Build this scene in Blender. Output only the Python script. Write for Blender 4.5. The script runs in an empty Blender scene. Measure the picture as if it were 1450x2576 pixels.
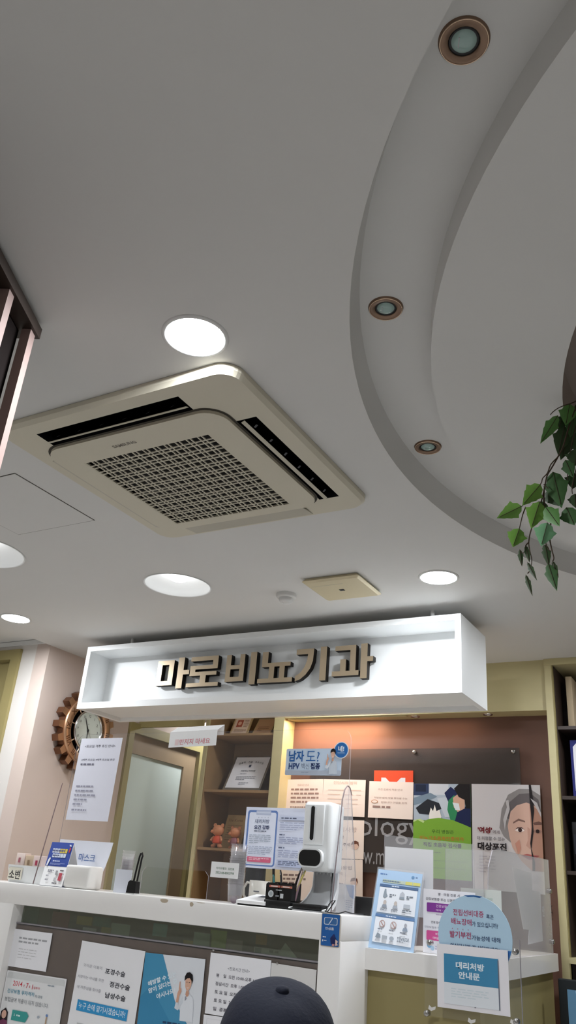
import bpy, bmesh, math, random
from mathutils import Vector, Matrix
from mathutils.geometry import delaunay_2d_cdt

S = bpy.context.scene
COL = S.collection
random.seed(7)

# ------------------------------------------------------------------ camera
# camera axes measured from the photo's vanishing points (world: X along the counter, Y into the room, Z up)
FPX, CX, CY = 2018.26, 725.0, 1288.0          # focal length and centre in photo pixels (1450 x 2576)
RW = Matrix(((0.86961496, -0.14754273, -0.47116979),
             (0.48768952, 0.40551582, 0.77312085),
             (0.07699845, -0.90210203, 0.42459766)))   # world <- camera (x right, y down, z forward)
EYE = Vector((0, 0, 1.17))
cam_d = bpy.data.cameras.new('camera')
cam = bpy.data.objects.new('camera', cam_d)
COL.objects.link(cam)
cam_d.sensor_fit = 'VERTICAL'
cam_d.sensor_height = 36.0
cam_d.lens = FPX * 36.0 / 2576.0
cam_d.clip_start = 0.02
cx, cy, cz = (Vector([RW[r][c] for r in range(3)]) for c in range(3))
m3 = Matrix((cx, -cy, -cz)).transposed()
cam.matrix_world = Matrix.Translation(EYE) @ m3.to_4x4()
S.camera = cam

# ------------------------------------------------------------------ exposure, world, light strengths
S.view_settings.view_transform = 'Standard'
S.view_settings.look = 'None'
S.view_settings.gamma = 1.0
S.view_settings.use_curve_mapping = False
S.view_settings.exposure = 2.6
w = bpy.data.worlds.new('world')
S.world = w
w.use_nodes = True
w.node_tree.nodes['Background'].inputs[0].default_value = (0.9, 0.95, 1.0, 1)
w.node_tree.nodes['Background'].inputs[1].default_value = 0.03
LAMP_FLAT = 58.0        # emission of the flat diffusers
LAMP_BULB = 1.3        # emission of the bulbs in the reflector downlights
LAMP_UNSEEN = 38.0        # unseen downlights: waiting room, side passage, and added corridor and reception lamps
WARM_SPOT = 1.1         # watts of each warm downlight over the notice wall


def ray(px, py):
    return RW @ Vector((px - CX, py - CY, FPX))


def at(px, py, Y):
    r = ray(px, py)
    return EYE + r * (Y / r.y)


def atz(px, py, z):
    r = ray(px, py)
    return EYE + r * ((z - EYE.z) / r.z)


def atx(px, py, X):
    r = ray(px, py)
    return EYE + r * (X / r.x)


def atd(px, py, d):
    return EYE + ray(px, py) * (d / FPX)


# ------------------------------------------------------------------ materials
def lin(c):
    return tuple(((v / 255.0) / 12.92 if v <= 10 else ((v / 255.0 + 0.055) / 1.055) ** 2.4) for v in c)


MATS = {}


def mat(name, rgb=(200, 200, 200), rough=0.5, metal=0.0, emit=0.0, alpha=1.0, noise=0.0, scale=30.0, bump=0.0,
        spec=0.5, coat=0.0, trans=0.0, ior=1.45, stretch=None):
    m = bpy.data.materials.new(name)
    m.use_nodes = True
    nt = m.node_tree
    b = nt.nodes['Principled BSDF']
    col = lin(rgb)
    b.inputs['Base Color'].default_value = (*col, 1)
    b.inputs['Roughness'].default_value = rough
    b.inputs['Metallic'].default_value = metal
    b.inputs['Alpha'].default_value = alpha
    b.inputs['Specular IOR Level'].default_value = spec
    b.inputs['Coat Weight'].default_value = coat
    b.inputs['Transmission Weight'].default_value = trans
    b.inputs['IOR'].default_value = ior
    if emit:
        b.inputs['Emission Color'].default_value = (*col, 1)
        b.inputs['Emission Strength'].default_value = emit
    if noise or bump:
        tc = nt.nodes.new('ShaderNodeTexCoord')
        nz = nt.nodes.new('ShaderNodeTexNoise')
        nz.inputs['Scale'].default_value = scale
        nz.inputs['Detail'].default_value = 4
        if stretch:
            mp = nt.nodes.new('ShaderNodeMapping')
            mp.inputs['Scale'].default_value = stretch
            nt.links.new(tc.outputs['Object'], mp.inputs[0])
            nt.links.new(mp.outputs[0], nz.inputs['Vector'])
        else:
            nt.links.new(tc.outputs['Object'], nz.inputs['Vector'])
        if noise:
            mx = nt.nodes.new('ShaderNodeMix')
            mx.data_type = 'RGBA'
            mx.inputs[6].default_value = (*[v * (1 - noise) for v in col], 1)
            mx.inputs[7].default_value = (*[min(1, v * (1 + noise)) for v in col], 1)
            nt.links.new(nz.outputs[0], mx.inputs[0])
            nt.links.new(mx.outputs[2], b.inputs['Base Color'])
        if bump:
            bp = nt.nodes.new('ShaderNodeBump')
            bp.inputs['Strength'].default_value = bump
            bp.inputs['Distance'].default_value = 0.004
            nt.links.new(nz.outputs[0], bp.inputs['Height'])
            nt.links.new(bp.outputs[0], b.inputs['Normal'])
    MATS[name] = m
    return m


def clear(name, tint=(255, 255, 255), haze=0.05, haze_rgb=(230, 235, 240), gloss=1.0, rough=0.02):
    """thin clear plastic: sees through straight, mirrors by Fresnel, a little milky"""
    m = bpy.data.materials.new(name)
    m.use_nodes = True
    nt = m.node_tree
    nt.nodes.clear()
    out = nt.nodes.new('ShaderNodeOutputMaterial')
    t = nt.nodes.new('ShaderNodeBsdfTransparent')
    t.inputs[0].default_value = (*lin(tint), 1)
    d = nt.nodes.new('ShaderNodeBsdfDiffuse')
    d.inputs[0].default_value = (*lin(haze_rgb), 1)
    g = nt.nodes.new('ShaderNodeBsdfGlossy')
    g.inputs['Roughness'].default_value = rough
    a = nt.nodes.new('ShaderNodeMixShader')
    a.inputs[0].default_value = haze
    nt.links.new(t.outputs[0], a.inputs[1])
    nt.links.new(d.outputs[0], a.inputs[2])
    fr = nt.nodes.new('ShaderNodeLayerWeight')
    fr.inputs[0].default_value = 0.5
    pw = nt.nodes.new('ShaderNodeMath')
    pw.operation = 'POWER'
    pw.inputs[1].default_value = 5.0
    nt.links.new(fr.outputs['Facing'], pw.inputs[0])
    mu = nt.nodes.new('ShaderNodeMath')
    mu.operation = 'MULTIPLY_ADD'
    mu.inputs[1].default_value = 0.6 * gloss
    mu.inputs[2].default_value = 0.022 * gloss
    nt.links.new(pw.outputs[0], mu.inputs[0])
    b = nt.nodes.new('ShaderNodeMixShader')
    nt.links.new(mu.outputs[0], b.inputs[0])
    nt.links.new(a.outputs[0], b.inputs[1])
    nt.links.new(g.outputs[0], b.inputs[2])
    nt.links.new(b.outputs[0], out.inputs[0])
    MATS[name] = m
    return m


def M(x):
    """a material by name, or a printed matte colour from an rgb tuple"""
    if isinstance(x, str):
        return MATS[x]
    n = 'print_%02x%02x%02x' % tuple(x)
    return MATS.get(n) or mat(n, x, 0.55, spec=0.25)


mat('ceiling_paint', (211, 210, 207), 0.9, noise=0.02, scale=3)
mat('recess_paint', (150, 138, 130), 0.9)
mat('pink_wall', (200, 184, 174), 0.85, noise=0.03, scale=6, bump=0.05)
mat('beige_wall', (212, 207, 201), 0.85, noise=0.02, scale=6)
mat('olive_board', (186, 176, 134), 0.45, noise=0.05, scale=4, stretch=(1, 1, 6))
mat('olive_dark', (150, 138, 92), 0.5, noise=0.05, scale=4)
mat('brown_wall', (108, 78, 66), 0.62, noise=0.05, scale=5)
mat('dark_brown', (52, 40, 33), 0.45, noise=0.08, scale=8, stretch=(1, 1, 8))
mat('black_brown', (24, 19, 18), 0.9, spec=0.08)
mat('door_brown', (150, 128, 100), 0.5, noise=0.05, scale=5, stretch=(6, 6, 1))
mat('frosted', (206, 216, 208), 0.35, noise=0.01, scale=2)
mat('wood', (150, 120, 84), 0.5, noise=0.08, scale=5, stretch=(1, 1, 10))
mat('wood_light', (200, 170, 120), 0.5, noise=0.06, scale=5, stretch=(10, 10, 1))
mat('floor', (212, 209, 205), 0.8, spec=0.15, noise=0.05, scale=3)
mat('white_gloss', (240, 238, 235), 0.22, noise=0.015, scale=4)
mat('white_paint', (236, 238, 238), 0.4)
mat('ac_plastic', (205, 199, 181), 0.6, spec=0.25, noise=0.02, scale=5)
mat('ac_edge', (196, 189, 170), 0.45)
mat('ac_dark', (16, 17, 22), 0.5)
mat('ac_letter', (120, 115, 104), 0.35, metal=0.5)
mat('bronze', (132, 108, 90), 0.34, metal=0.7)
mat('bronze_pale', (214, 186, 160), 0.25, metal=0.9)
mat('black', (14, 14, 15), 0.4)
mat('black_soft', (22, 22, 24), 0.7)
mat('lamp_glass', (150, 175, 168), 0.12, coat=0.5)
mat('reflector', (238, 240, 240), 0.35)
mat('rim_white', (214, 214, 212), 0.4)
mat('lamp_flat', (246, 250, 255), 0.5, emit=LAMP_FLAT)
mat('lamp_unseen_dim', (246, 250, 255), 0.5, emit=LAMP_UNSEEN * 0.68)
mat('lamp_bulb', (255, 255, 255), 0.5, emit=LAMP_BULB)
mat('lamp_unseen', (246, 250, 255), 0.5, emit=LAMP_UNSEEN)
mat('vent_beige', (205, 193, 160), 0.5)
mat('gap', (66, 62, 56), 0.8)
mat('gold', (186, 168, 142), 0.36, metal=0.55)
mat('gold_side', (26, 21, 17), 0.5, spec=0.2)
mat('copper', (196, 156, 124), 0.32, metal=0.8)
mat('copper_dark', (120, 84, 62), 0.35, metal=0.8)
mat('chrome', (215, 215, 215), 0.12, metal=1.0)
mat('clock_face', (226, 236, 228), 0.4)
mat('paper', (242, 242, 246), 0.7, spec=0.2)
mat('paper_warm_lit', (240, 226, 216), 0.7, spec=0.2)  # white paper with the recess strip's warm light put into its colour
mat('card_white', (244, 244, 244), 0.45)
mat('board_brown', (98, 84, 74), 0.5, noise=0.18, scale=22, bump=0.1)
mat('navy_cloth', (15, 21, 40), 0.85, noise=0.15, scale=150, bump=0.25)
mat('dark_cloth', (30, 30, 34), 0.9, noise=0.1, scale=60)
mat('skin', (205, 160, 132), 0.55)
mat('hair', (22, 19, 18), 0.6, noise=0.2, scale=80)
mat('bear', (206, 138, 98), 0.5)
mat('bear_shirt', (214, 84, 52), 0.5)
mat('bear_dress', (150, 96, 104), 0.5)
mat('stem', (60, 46, 32), 0.8)
mat('steel', (170, 168, 165), 0.25, metal=0.9)
mat('post_pink', (150, 128, 122), 0.6)
mat('ac_louvre', (180, 175, 160), 0.5)
mat('grey_plastic', (176, 178, 180), 0.4)
mat('mug', (232, 228, 218), 0.3)
for i, c in enumerate(((78, 122, 60), (98, 142, 56), (54, 88, 46), (110, 160, 118), (46, 66, 36))):
    mat('leaf_%d' % i, c, 0.5, noise=0.15, scale=60)
clear('acrylic', haze=0.02)
clear('acrylic_haze', haze=0.17, haze_rgb=(225, 225, 228))
clear('acrylic_frost', haze=0.30, haze_rgb=(222, 222, 222), rough=0.15)
clear('acrylic_grey', tint=(205, 205, 205), haze=0.22, haze_rgb=(120, 112, 108), gloss=0.8)
clear('acrylic_edge', tint=(200, 200, 205), haze=0.45, haze_rgb=(205, 200, 205))
clear('strip_glass', tint=(228, 234, 228), haze=0.24, haze_rgb=(165, 164, 148), rough=0.2)
clear('cup_clear', haze=0.10, haze_rgb=(240, 236, 240), gloss=1.4)
clear('film', haze=0.02, gloss=1.2, rough=0.05)
mat('edge_line', (120, 100, 100), 0.4)


# ------------------------------------------------------------------ mesh builder
_txt = {}


def text_geo(s, bold=0.0):
    k = (s, bold)
    if k not in _txt:
        c = bpy.data.curves.new('t', 'FONT')
        c.body = s
        c.size = 1.0
        c.offset = bold
        c.resolution_u = 2
        o = bpy.data.objects.new('t', c)
        COL.objects.link(o)
        me = bpy.data.meshes.new_from_object(o)
        vs = [v.co.copy() for v in me.vertices]
        fs = [tuple(p.vertices) for p in me.polygons]
        bpy.data.objects.remove(o)
        bpy.data.curves.remove(c)
        bpy.data.meshes.remove(me)
        xs = [v.x for v in vs] or [0, 1]
        ys = [v.y for v in vs] or [0, 1]
        _txt[k] = (vs, fs, min(xs), max(xs), min(ys), max(ys))
    return _txt[k]


class MB:
    def __init__(self):
        self.v, self.f, self.m, self.sm, self.mats = [], [], [], [], []

    def mi(self, m):
        m = M(m)
        if m not in self.mats:
            self.mats.append(m)
        return self.mats.index(m)

    def add(self, vs, fs, m, smooth=False):
        o = len(self.v)
        self.v += [Vector(p) for p in vs]
        i = self.mi(m)
        for f in fs:
            self.f.append(tuple(o + k for k in f))
            self.m.append(i)
            self.sm.append(smooth)
        return self

    def box(self, a, b, m):
        x0, x1 = sorted((a[0], b[0])); y0, y1 = sorted((a[1], b[1])); z0, z1 = sorted((a[2], b[2]))
        vs = [(x, y, z) for z in (z0, z1) for y in (y0, y1) for x in (x0, x1)]
        return self.add(vs, [(0, 2, 3, 1), (4, 5, 7, 6), (0, 1, 5, 4), (2, 6, 7, 3), (0, 4, 6, 2), (1, 3, 7, 5)], m)

    def rbox(self, a, b, m, r=0.004, seg=2):
        """box with rounded edges"""
        lo = Vector([min(a[i], b[i]) for i in range(3)]); hi = Vector([max(a[i], b[i]) for i in range(3)])
        bm = bmesh.new()
        bmesh.ops.create_cube(bm, size=1)
        for v in bm.verts:
            v.co = Vector([(lo[i] + hi[i]) / 2 + v.co[i] * (hi[i] - lo[i]) for i in range(3)])
        r = min(r, 0.49 * min(hi - lo))
        bmesh.ops.bevel(bm, geom=bm.edges[:], offset=r, segments=seg, profile=0.5, affect='EDGES')
        self.bm(bm, m, True)
        return self

    def bm(self, bm, m, smooth=False):
        bm.verts.index_update()
        self.add([v.co.copy() for v in bm.verts], [tuple(v.index for v in f.verts) for f in bm.faces], m, smooth)
        bm.free()

    def obox(self, o, u, v, n, m):
        """box from corner o along three edge vectors"""
        o, u, v, n = map(Vector, (o, u, v, n))
        vs = [o, o + u, o + u + v, o + v, o + n, o + u + n, o + u + v + n, o + v + n]
        return self.add(vs, [(0, 3, 2, 1), (4, 5, 6, 7), (0, 1, 5, 4), (1, 2, 6, 5), (2, 3, 7, 6), (3, 0, 4, 7)], m)

    def prism(self, pts, n, m, side=None, smooth=False):
        """planar loop pts extruded by vector n"""
        pts = [Vector(p) for p in pts]
        n = Vector(n)
        k = len(pts)
        self.add(pts, [tuple(range(k))[::-1]], m)
        self.add([p + n for p in pts], [tuple(range(k))], m)
        self.add(pts + [p + n for p in pts], [(i, (i + 1) % k, k + (i + 1) % k, k + i) for i in range(k)], side or m, smooth)
        return self

    def tube(self, path, r, m, n=8, caps=True):
        path = [Vector(p) for p in path]
        rs = r if isinstance(r, (list, tuple)) else [r] * len(path)
        vs, fs = [], []
        pu = None
        for i, p in enumerate(path):
            t = (path[min(i + 1, len(path) - 1)] - path[max(i - 1, 0)]).normalized()
            u = t.orthogonal().normalized() if pu is None else (pu - t * pu.dot(t)).normalized()
            pu = u
            w_ = t.cross(u)
            vs += [p + (u * math.cos(2 * math.pi * k / n) + w_ * math.sin(2 * math.pi * k / n)) * rs[i] for k in range(n)]
        for i in range(len(path) - 1):
            fs += [(i * n + k, i * n + (k + 1) % n, (i + 1) * n + (k + 1) % n, (i + 1) * n + k) for k in range(n)]
        self.add(vs, fs, m, True)
        if caps:
            L = len(path) - 1
            self.add(vs[:n], [tuple(range(n))[::-1]], m)
            self.add(vs[L * n:], [tuple(range(n))], m)
        return self

    def lathe(self, c, prof, m, n=32, axis=(0, 0, 1), closed=False, arc=None):
        """prof: (radius, height) pairs around axis at c"""
        c = Vector(c); ax = Vector(axis).normalized(); u = ax.orthogonal().normalized(); w_ = ax.cross(u)
        vs, fs = [], []
        for (r, h) in prof:
            vs += [c + ax * h + (u * math.cos(2 * math.pi * k / n) + w_ * math.sin(2 * math.pi * k / n)) * max(r, 1e-5) for k in range(n)]
        for i in range(len(prof) - 1):
            fs += [(i * n + k, i * n + (k + 1) % n, (i + 1) * n + (k + 1) % n, (i + 1) * n + k) for k in range(n)]
        return self.add(vs, fs, m, True)

    def disc(self, c, r, m, axis=(0, 0, 1), n=40):
        c = Vector(c); ax = Vector(axis).normalized(); u = ax.orthogonal().normalized(); w_ = ax.cross(u)
        return self.add([c + (u * math.cos(2 * math.pi * k / n) + w_ * math.sin(2 * math.pi * k / n)) * r for k in range(n)], [tuple(range(n))], m)

    def ball(self, c, r, m, seg=16, sc=(1, 1, 1), rot=None):
        bm = bmesh.new()
        bmesh.ops.create_uvsphere(bm, u_segments=seg, v_segments=max(6, seg * 2 // 3), radius=1)
        for v in bm.verts:
            p = Vector([v.co[i] * sc[i] * r for i in range(3)])
            v.co = Vector(c) + (rot @ p if rot else p)
        self.bm(bm, m, True)
        return self

    def plate(self, outer, holes, z0, z1, m, side=None, walls=True, top=True):
        """flat horizontal plate with holes (loops of x, y)"""
        loops = [outer] + list(holes)
        pts, edges = [], []
        for L in loops:
            o = len(pts)
            pts += [Vector(p) for p in L]
            edges += [(o + i, o + (i + 1) % len(L)) for i in range(len(L))]
        vs, es, fs, _, _, _ = delaunay_2d_cdt(pts, edges, [], 1, 1e-6)

        def inside(p, L):
            c = False
            for i in range(len(L)):
                a, b = L[i], L[i - 1]
                if (a[1] > p.y) != (b[1] > p.y) and p.x < (b[0] - a[0]) * (p.y - a[1]) / (b[1] - a[1]) + a[0]:
                    c = not c
            return c
        keep = []
        for f in fs:
            ce = sum((vs[i] for i in f), Vector((0, 0))) / len(f)
            if inside(ce, outer) and not any(inside(ce, h) for h in holes):
                keep.append(tuple(f))
        self.add([(p.x, p.y, z0) for p in vs], keep, m)
        if top:
            self.add([(p.x, p.y, z1) for p in vs], keep, m)
        if walls:
            for L in loops:
                k = len(L)
                self.add([(p[0], p[1], z0) for p in L] + [(p[0], p[1], z1) for p in L],
                         [(i, (i + 1) % k, k + (i + 1) % k, k + i) for i in range(k)], side or m)
        return self

    def text(self, s, o, u, v, h, m, bold=0.0, align='c', width=None, depth=None, side=None):
        """s with glyph height h (vector v up, u right), o = centre / left-middle / right-middle"""
        vs, fs, x0, x1, y0, y1 = text_geo(s, bold)
        if not fs:
            return self
        k = h / max(y1 - y0, 0.3)
        kx = k
        if width:
            kx = width / (x1 - x0)
        if align == 'c':
            ox = (x0 + x1) / 2
        else:
            ox = x0 if align == 'l' else x1
        oy = (y0 + y1) / 2
        o, u, v = Vector(o), Vector(u), Vector(v)
        return self.add([o + u * ((p.x - ox) * kx) + v * ((p.y - oy) * k) for p in vs], fs, m)

    def build(self, name, parent=None, smooth=None, base=None):
        me = bpy.data.meshes.new(name)
        if parent is not None:
            org = Vector(parent.get('_o', (0, 0, 0)))
        else:
            if base is None:
                lo = [min(p[i] for p in self.v) for i in range(3)]
                hi = [max(p[i] for p in self.v) for i in range(3)]
                base = ((lo[0] + hi[0]) / 2, (lo[1] + hi[1]) / 2, lo[2])
            org = Vector(base)
        me.from_pydata([tuple(p - org) for p in self.v], [], self.f)
        for m in self.mats:
            me.materials.append(m)
        me.polygons.foreach_set('material_index', self.m)
        me.polygons.foreach_set('use_smooth', [bool(s) if smooth is None else smooth for s in self.sm])
        me.update()
        o = bpy.data.objects.new(name, me)
        COL.objects.link(o)
        if parent is not None:
            o.parent = parent
        else:
            o.location = org
        o['_o'] = tuple(org)
        return o


def sharp(o, deg=35):
    """smooth only the soft edges of a mesh"""
    bm = bmesh.new()
    bm.from_mesh(o.data)
    bmesh.ops.remove_doubles(bm, verts=bm.verts, dist=1e-5)
    bmesh.ops.recalc_face_normals(bm, faces=bm.faces)
    for e in bm.edges:
        e.smooth = len(e.link_faces) == 2 and e.calc_face_angle(0) <= math.radians(deg)
    for f in bm.faces:
        f.smooth = True
    bm.to_mesh(o.data)
    bm.free()
    return o


def tag(o, label, cat, group=None, kind=None):
    o['label'] = label
    o['category'] = cat
    if group:
        o['group'] = group
    if kind:
        o['kind'] = kind
    return o


def thing(name, label, cat, loc, group=None):
    o = bpy.data.objects.new(name, None)
    COL.objects.link(o)
    o.empty_display_size = 0.05
    o.location = loc
    o['_o'] = tuple(loc)
    return tag(o, label, cat, group)


def struct(o):
    o['kind'] = 'structure'
    return o


def circle(c, r, n=48, a0=0.0):
    return [(c[0] + r * math.cos(a0 + 2 * math.pi * k / n), c[1] + r * math.sin(a0 + 2 * math.pi * k / n)) for k in range(n)]


def rrect(x0, y0, x1, y1, r, n=6):
    L = []
    for (cx_, cy_, a) in ((x1 - r, y1 - r, 0), (x0 + r, y1 - r, 90), (x0 + r, y0 + r, 180), (x1 - r, y0 + r, 270)):
        for k in range(n + 1):
            t = math.radians(a + 90 * k / n)
            L.append((cx_ + r * math.cos(t), cy_ + r * math.sin(t)))
    return L


# ------------------------------------------------------------------ sheets of paper with print
class Sheet:
    """a flat sheet with its own frame: u right 0..1, v down 0..1"""

    def __init__(self, O, U, V, m='paper', thick=0.0012, r=0.0):
        self.O, self.U, self.V = Vector(O), Vector(U), Vector(V)
        self.W, self.H = self.U.length, self.V.length
        self.N = self.V.cross(self.U).normalized()         # faces the viewer
        if self.N.y > 0:
            self.N = -self.N
        self.b = MB()
        self.thick = thick
        if r:
            pts = [self.p(a / self.W, c / self.H, -1) for a, c in rrect(0, 0, self.W, self.H, r)]
            self.b.prism(pts, -self.N * thick, m)
        else:
            self.b.obox(self.O, self.U, self.V, -self.N * thick, m)
        self.layer = 1

    def p(self, u, v, lay=None):
        lay = self.layer if lay is None else lay
        return self.O + self.U * u + self.V * v + self.N * (0.0004 * max(lay, 0))

    def poly(self, pts, m, lay=None):
        if lay is None:
            self.layer += 0.5
        self.b.add([self.p(a, c, lay) for a, c in pts], [tuple(range(len(pts)))], m)
        return self

    def rect(self, u0, v0, u1, v1, m, r=0.0, lay=None):
        if r:
            rr = min(r, 0.49 * (u1 - u0) * self.W, 0.49 * (v1 - v0) * self.H)
            return self.poly([(a / self.W, c / self.H) for a, c in rrect(u0 * self.W, v0 * self.H, u1 * self.W, v1 * self.H, rr)], m, lay)
        return self.poly([(u0, v0), (u1, v0), (u1, v1), (u0, v1)], m, lay)

    def oval(self, u, v, ru, rv, m, n=28, lay=None, a0=0, a1=360):
        return self.poly([(u + ru * math.cos(math.radians(a0 + (a1 - a0) * k / n)), v + rv * math.sin(math.radians(a0 + (a1 - a0) * k / n))) for k in range(n)], m, lay)

    def text(self, s, u, v, h, m=(40, 40, 45), bold=0.0, align='c', width=None, rot=0.0):
        self.layer += 0.5
        q = Matrix.Rotation(math.radians(rot), 3, self.N)
        self.b.text(s, self.p(u, v), q @ self.U.normalized(), q @ -self.V.normalized(), h * self.H, m, bold, align,
                    width * self.W if width else None)
        return self

    def lines(self, u0, v0, u1, v1, n, m=(120, 120, 126), fill=0.4, seed=1, word=0.05):
        """rows of small blurred print: too small to read in the photo, so only broken dashes"""
        rnd = random.Random(seed)
        self.layer += 0.5
        dv = (v1 - v0) / n
        for i in range(n):
            u = u0
            end = u1 if i < n - 1 else u0 + (u1 - u0) * (0.4 + 0.4 * rnd.random())
            while u < end - 0.01:
                L = min(word * (0.5 + rnd.random()), end - u)
                a = v0 + dv * i
                self.b.add([self.p(u, a), self.p(u + L, a), self.p(u + L, a + dv * fill), self.p(u, a + dv * fill)], [(0, 1, 2, 3)], m)
                u += L + word * 0.25
        return self

    def done(self, name, label, cat, group=None, parent=None):
        o = self.b.build(name, parent)
        if parent is None:
            tag(o, label, cat, group)
        return o


def px_sheet(TL, TR, BL, Y, m='paper', thick=0.0012, r=0.0, square=True):
    O, a, b = at(*TL, Y), at(*TR, Y), at(*BL, Y)
    U = a - O
    V = b - O
    if square:
        n = Vector((0, -1, 0))
        d = U.normalized().cross(n).normalized()
        if d.z > 0:
            d = -d
        V = d * V.length
    return Sheet(O, U, V, m, thick, r)

# ================================================================== THE ROOM
ZC = 2.50                       # ceiling
XL, XR, YF, YB = -3.977, 3.4, -2.6, 4.72
RC = (1.035, 2.30)              # centre of the round ceiling feature
AC0 = (-1.605, 1.96)            # centre of the cassette
YK = 3.675                      # corner of the pink wall

# lamps: name, x, y
FLAT = [(-1.170, 1.362), (-1.163, 3.264), (-3.745, 3.150)]
DOME = [(-2.425, 2.981, 0.166), (-3.085, 2.300, 0.205)]
ROOM = [(-3.70, 5.45), (-2.3, 4.38), (-0.45, 4.2), (0.15, 4.43), (-2.6, -0.4), (0.6, -1.4), (-1.2, -1.6), (-5.1, 1.6)]  # out of view; corridor and reception lamps added to brighten dim areas

holes = [circle(RC, 1.978, 160)]
holes += [circle(d[:2], d[2], 48) for d in DOME]
holes.append(rrect(AC0[0] - 0.42, AC0[1] - 0.42, AC0[0] + 0.42, AC0[1] + 0.42, 0.01, 2))
b = MB()
b.plate([(XL, YF), (XR, YF), (XR, YB), (XL, YB)], holes, ZC, ZC + 0.05, 'ceiling_paint', top=False)
# ring groove, the lower disc inside it and the raised round recess
C3 = (RC[0], RC[1], 0)
b.lathe(C3, [(1.978, ZC), (1.972, ZC + 0.03), (1.956, ZC + 0.09)], 'ceiling_paint', 160)
b.lathe(C3, [(1.956, ZC + 0.09), (1.766, ZC + 0.09)], 'ceiling_paint', 160)
b.lathe(C3, [(1.766, ZC + 0.09), (1.766, ZC)], 'ceiling_paint', 160)
b.lathe(C3, [(1.766, ZC), (1.412, ZC)], 'ceiling_paint', 160)
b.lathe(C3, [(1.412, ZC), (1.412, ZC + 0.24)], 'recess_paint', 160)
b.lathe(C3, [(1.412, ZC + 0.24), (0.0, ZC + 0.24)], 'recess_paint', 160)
# side passage behind the pink wall's corner has a slightly higher ceiling
b.box((-6.2, YF, ZC + 0.048), (XL, YK, ZC + 0.07), 'ceiling_paint')
b.box((XL, YB, ZC - 0.05), (-3.36, 6.0, ZC), 'ceiling_paint')
o = struct(b.build('ceiling', smooth=False))
sharp(o, 30)

struct(MB().box((-6.4, YF - 0.1, -0.05), (XR + 0.1, 6.1, 0), 'floor').build('floor'))
# pink wall with the frosted door, and its end towards the passage
b = MB()
b.box((XL - 0.12, YK, 0), (XL, 4.62, ZC + 0.12), 'pink_wall')
b.box((XL - 0.12, 5.45, 0), (XL, 6.0, ZC + 0.12), 'pink_wall')
b.box((XL - 0.12, 4.62, 2.165), (XL, 5.45, ZC + 0.12), 'pink_wall')
struct(b.build('wall_left'))
b = MB()
b.box((-4.225, YK, 0), (XL - 0.1201, YK + 0.12, ZC + 0.12), 'beige_wall')
b.box((-6.2, YK, 2.49), (-4.225, YK + 0.12, ZC + 0.12), 'beige_wall')
b.box((-6.2, YK, 0), (-5.25, YK + 0.12, 2.49), 'beige_wall')
struct(b.build('wall_passage'))
struct(MB().box((-6.3, YF, 0), (-6.2, YK + 0.12, ZC + 0.12), 'beige_wall').build('wall_side'))
b = MB()
b.box((-6.2, YK - 0.012, 2.515), (XL - 0.01, YK, 2.545), 'rim_white')
struct(b.build('trim_1'))
struct(MB().box((XR, YF, 0), (XR + 0.1, YB + 0.4, ZC + 0.12), 'beige_wall').build('wall_right'))
struct(MB().box((-6.3, YF - 0.1, 0), (XR + 0.1, YF, ZC + 0.12), 'beige_wall').build('wall_front'))
# back wall: olive head over the notice recess, brown recess, ends of the passage to the inner rooms
b = MB()
b.box((-3.36, YB + 0.5, 0), (XR, YB + 0.56, ZC), 'olive_board')
b.box((-2.762, YB, 2.208), (-1.036, YB + 0.5, ZC), 'olive_board')
b.box((XL, YB - 0.02, 2.215), (-3.40, YB + 0.1, ZC), 'pink_wall')
b.box((-3.977, 6.0, 0), (-3.36, 6.06, ZC), 'dark_brown')
b.box((-3.36, YB + 0.5, 0), (-3.33, 6.0, ZC), 'dark_brown')
b.box((-0.995, YB + 0.4, 0), (XR, YB + 0.5, ZC), 'olive_board')
struct(b.build('wall_back'))
YN = 4.86                       # face of the brown notice wall
struct(MB().box((-2.762, YN, 0), (-1.036, YN + 0.05, 2.208), 'brown_wall').build('wall_notice'))
b = MB()
b.box((XL + 0.002, YB - 0.045, 2.163), (-3.402, YB - 0.02, 2.215), 'olive_dark')
struct(b.build('trim_2'))
b = MB()
b.box((-1.036, YB - 0.02, 0), (-0.997, YB + 0.395, ZC - 0.001), 'olive_board')
struct(b.build('trim_3'))

# door_1: olive door beyond the passage
d = thing('door_1', 'olive framed door at the end of the side passage', 'door', (-4.74, YK, 0))
d['kind'] = 'structure'
b = MB()
for (x0, x1, z0, z1) in ((-4.305, -4.226, 0, 2.488), (-5.248, -5.17, 0, 2.488), (-5.17, -4.305, 2.42, 2.488)):
    b.box((x0, YK - 0.02, z0), (x1, YK + 0.1, z1), 'olive_dark')
b.build('door_frame', d)
MB().box((-5.17, YK + 0.04, 0), (-4.305, YK + 0.08, 2.42), 'olive_dark').build('door_leaf', d)
# door_2: brown door with a tall frosted pane in the pink wall
d = thing('door_2', 'brown door with a tall frosted glass pane in the pink wall', 'door', (XL, 5.03, 0))
d['kind'] = 'structure'
b = MB()
b.box((XL - 0.1, 4.565, 0), (XL + 0.022, 4.621, 2.1149), 'olive_dark')
b.box((XL - 0.1, 5.449, 0), (XL + 0.022, 5.50, 2.1149), 'olive_dark')
b.box((XL - 0.1, 4.565, 2.115), (XL + 0.022, 5.50, 2.185), 'olive_dark')
b.build('door_frame', d)
b = MB()
y0, y1, g0, g1, zt = 4.623, 5.447, 4.650, 5.30, 1.978
for (a0, a1, z0, z1) in ((y0, g0, 0, 2.114), (g1, y1, 0, 2.114), (g0, g1, zt, 2.114), (g0, g1, 0, 0.25)):
    b.box((XL - 0.05, a0, z0), (XL - 0.012, a1, z1), 'door_brown')
b.build('door_leaf', d)
MB().box((XL - 0.034, g0, 0.25), (XL - 0.026, g1, zt), 'frosted').build('glass', d)

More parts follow.
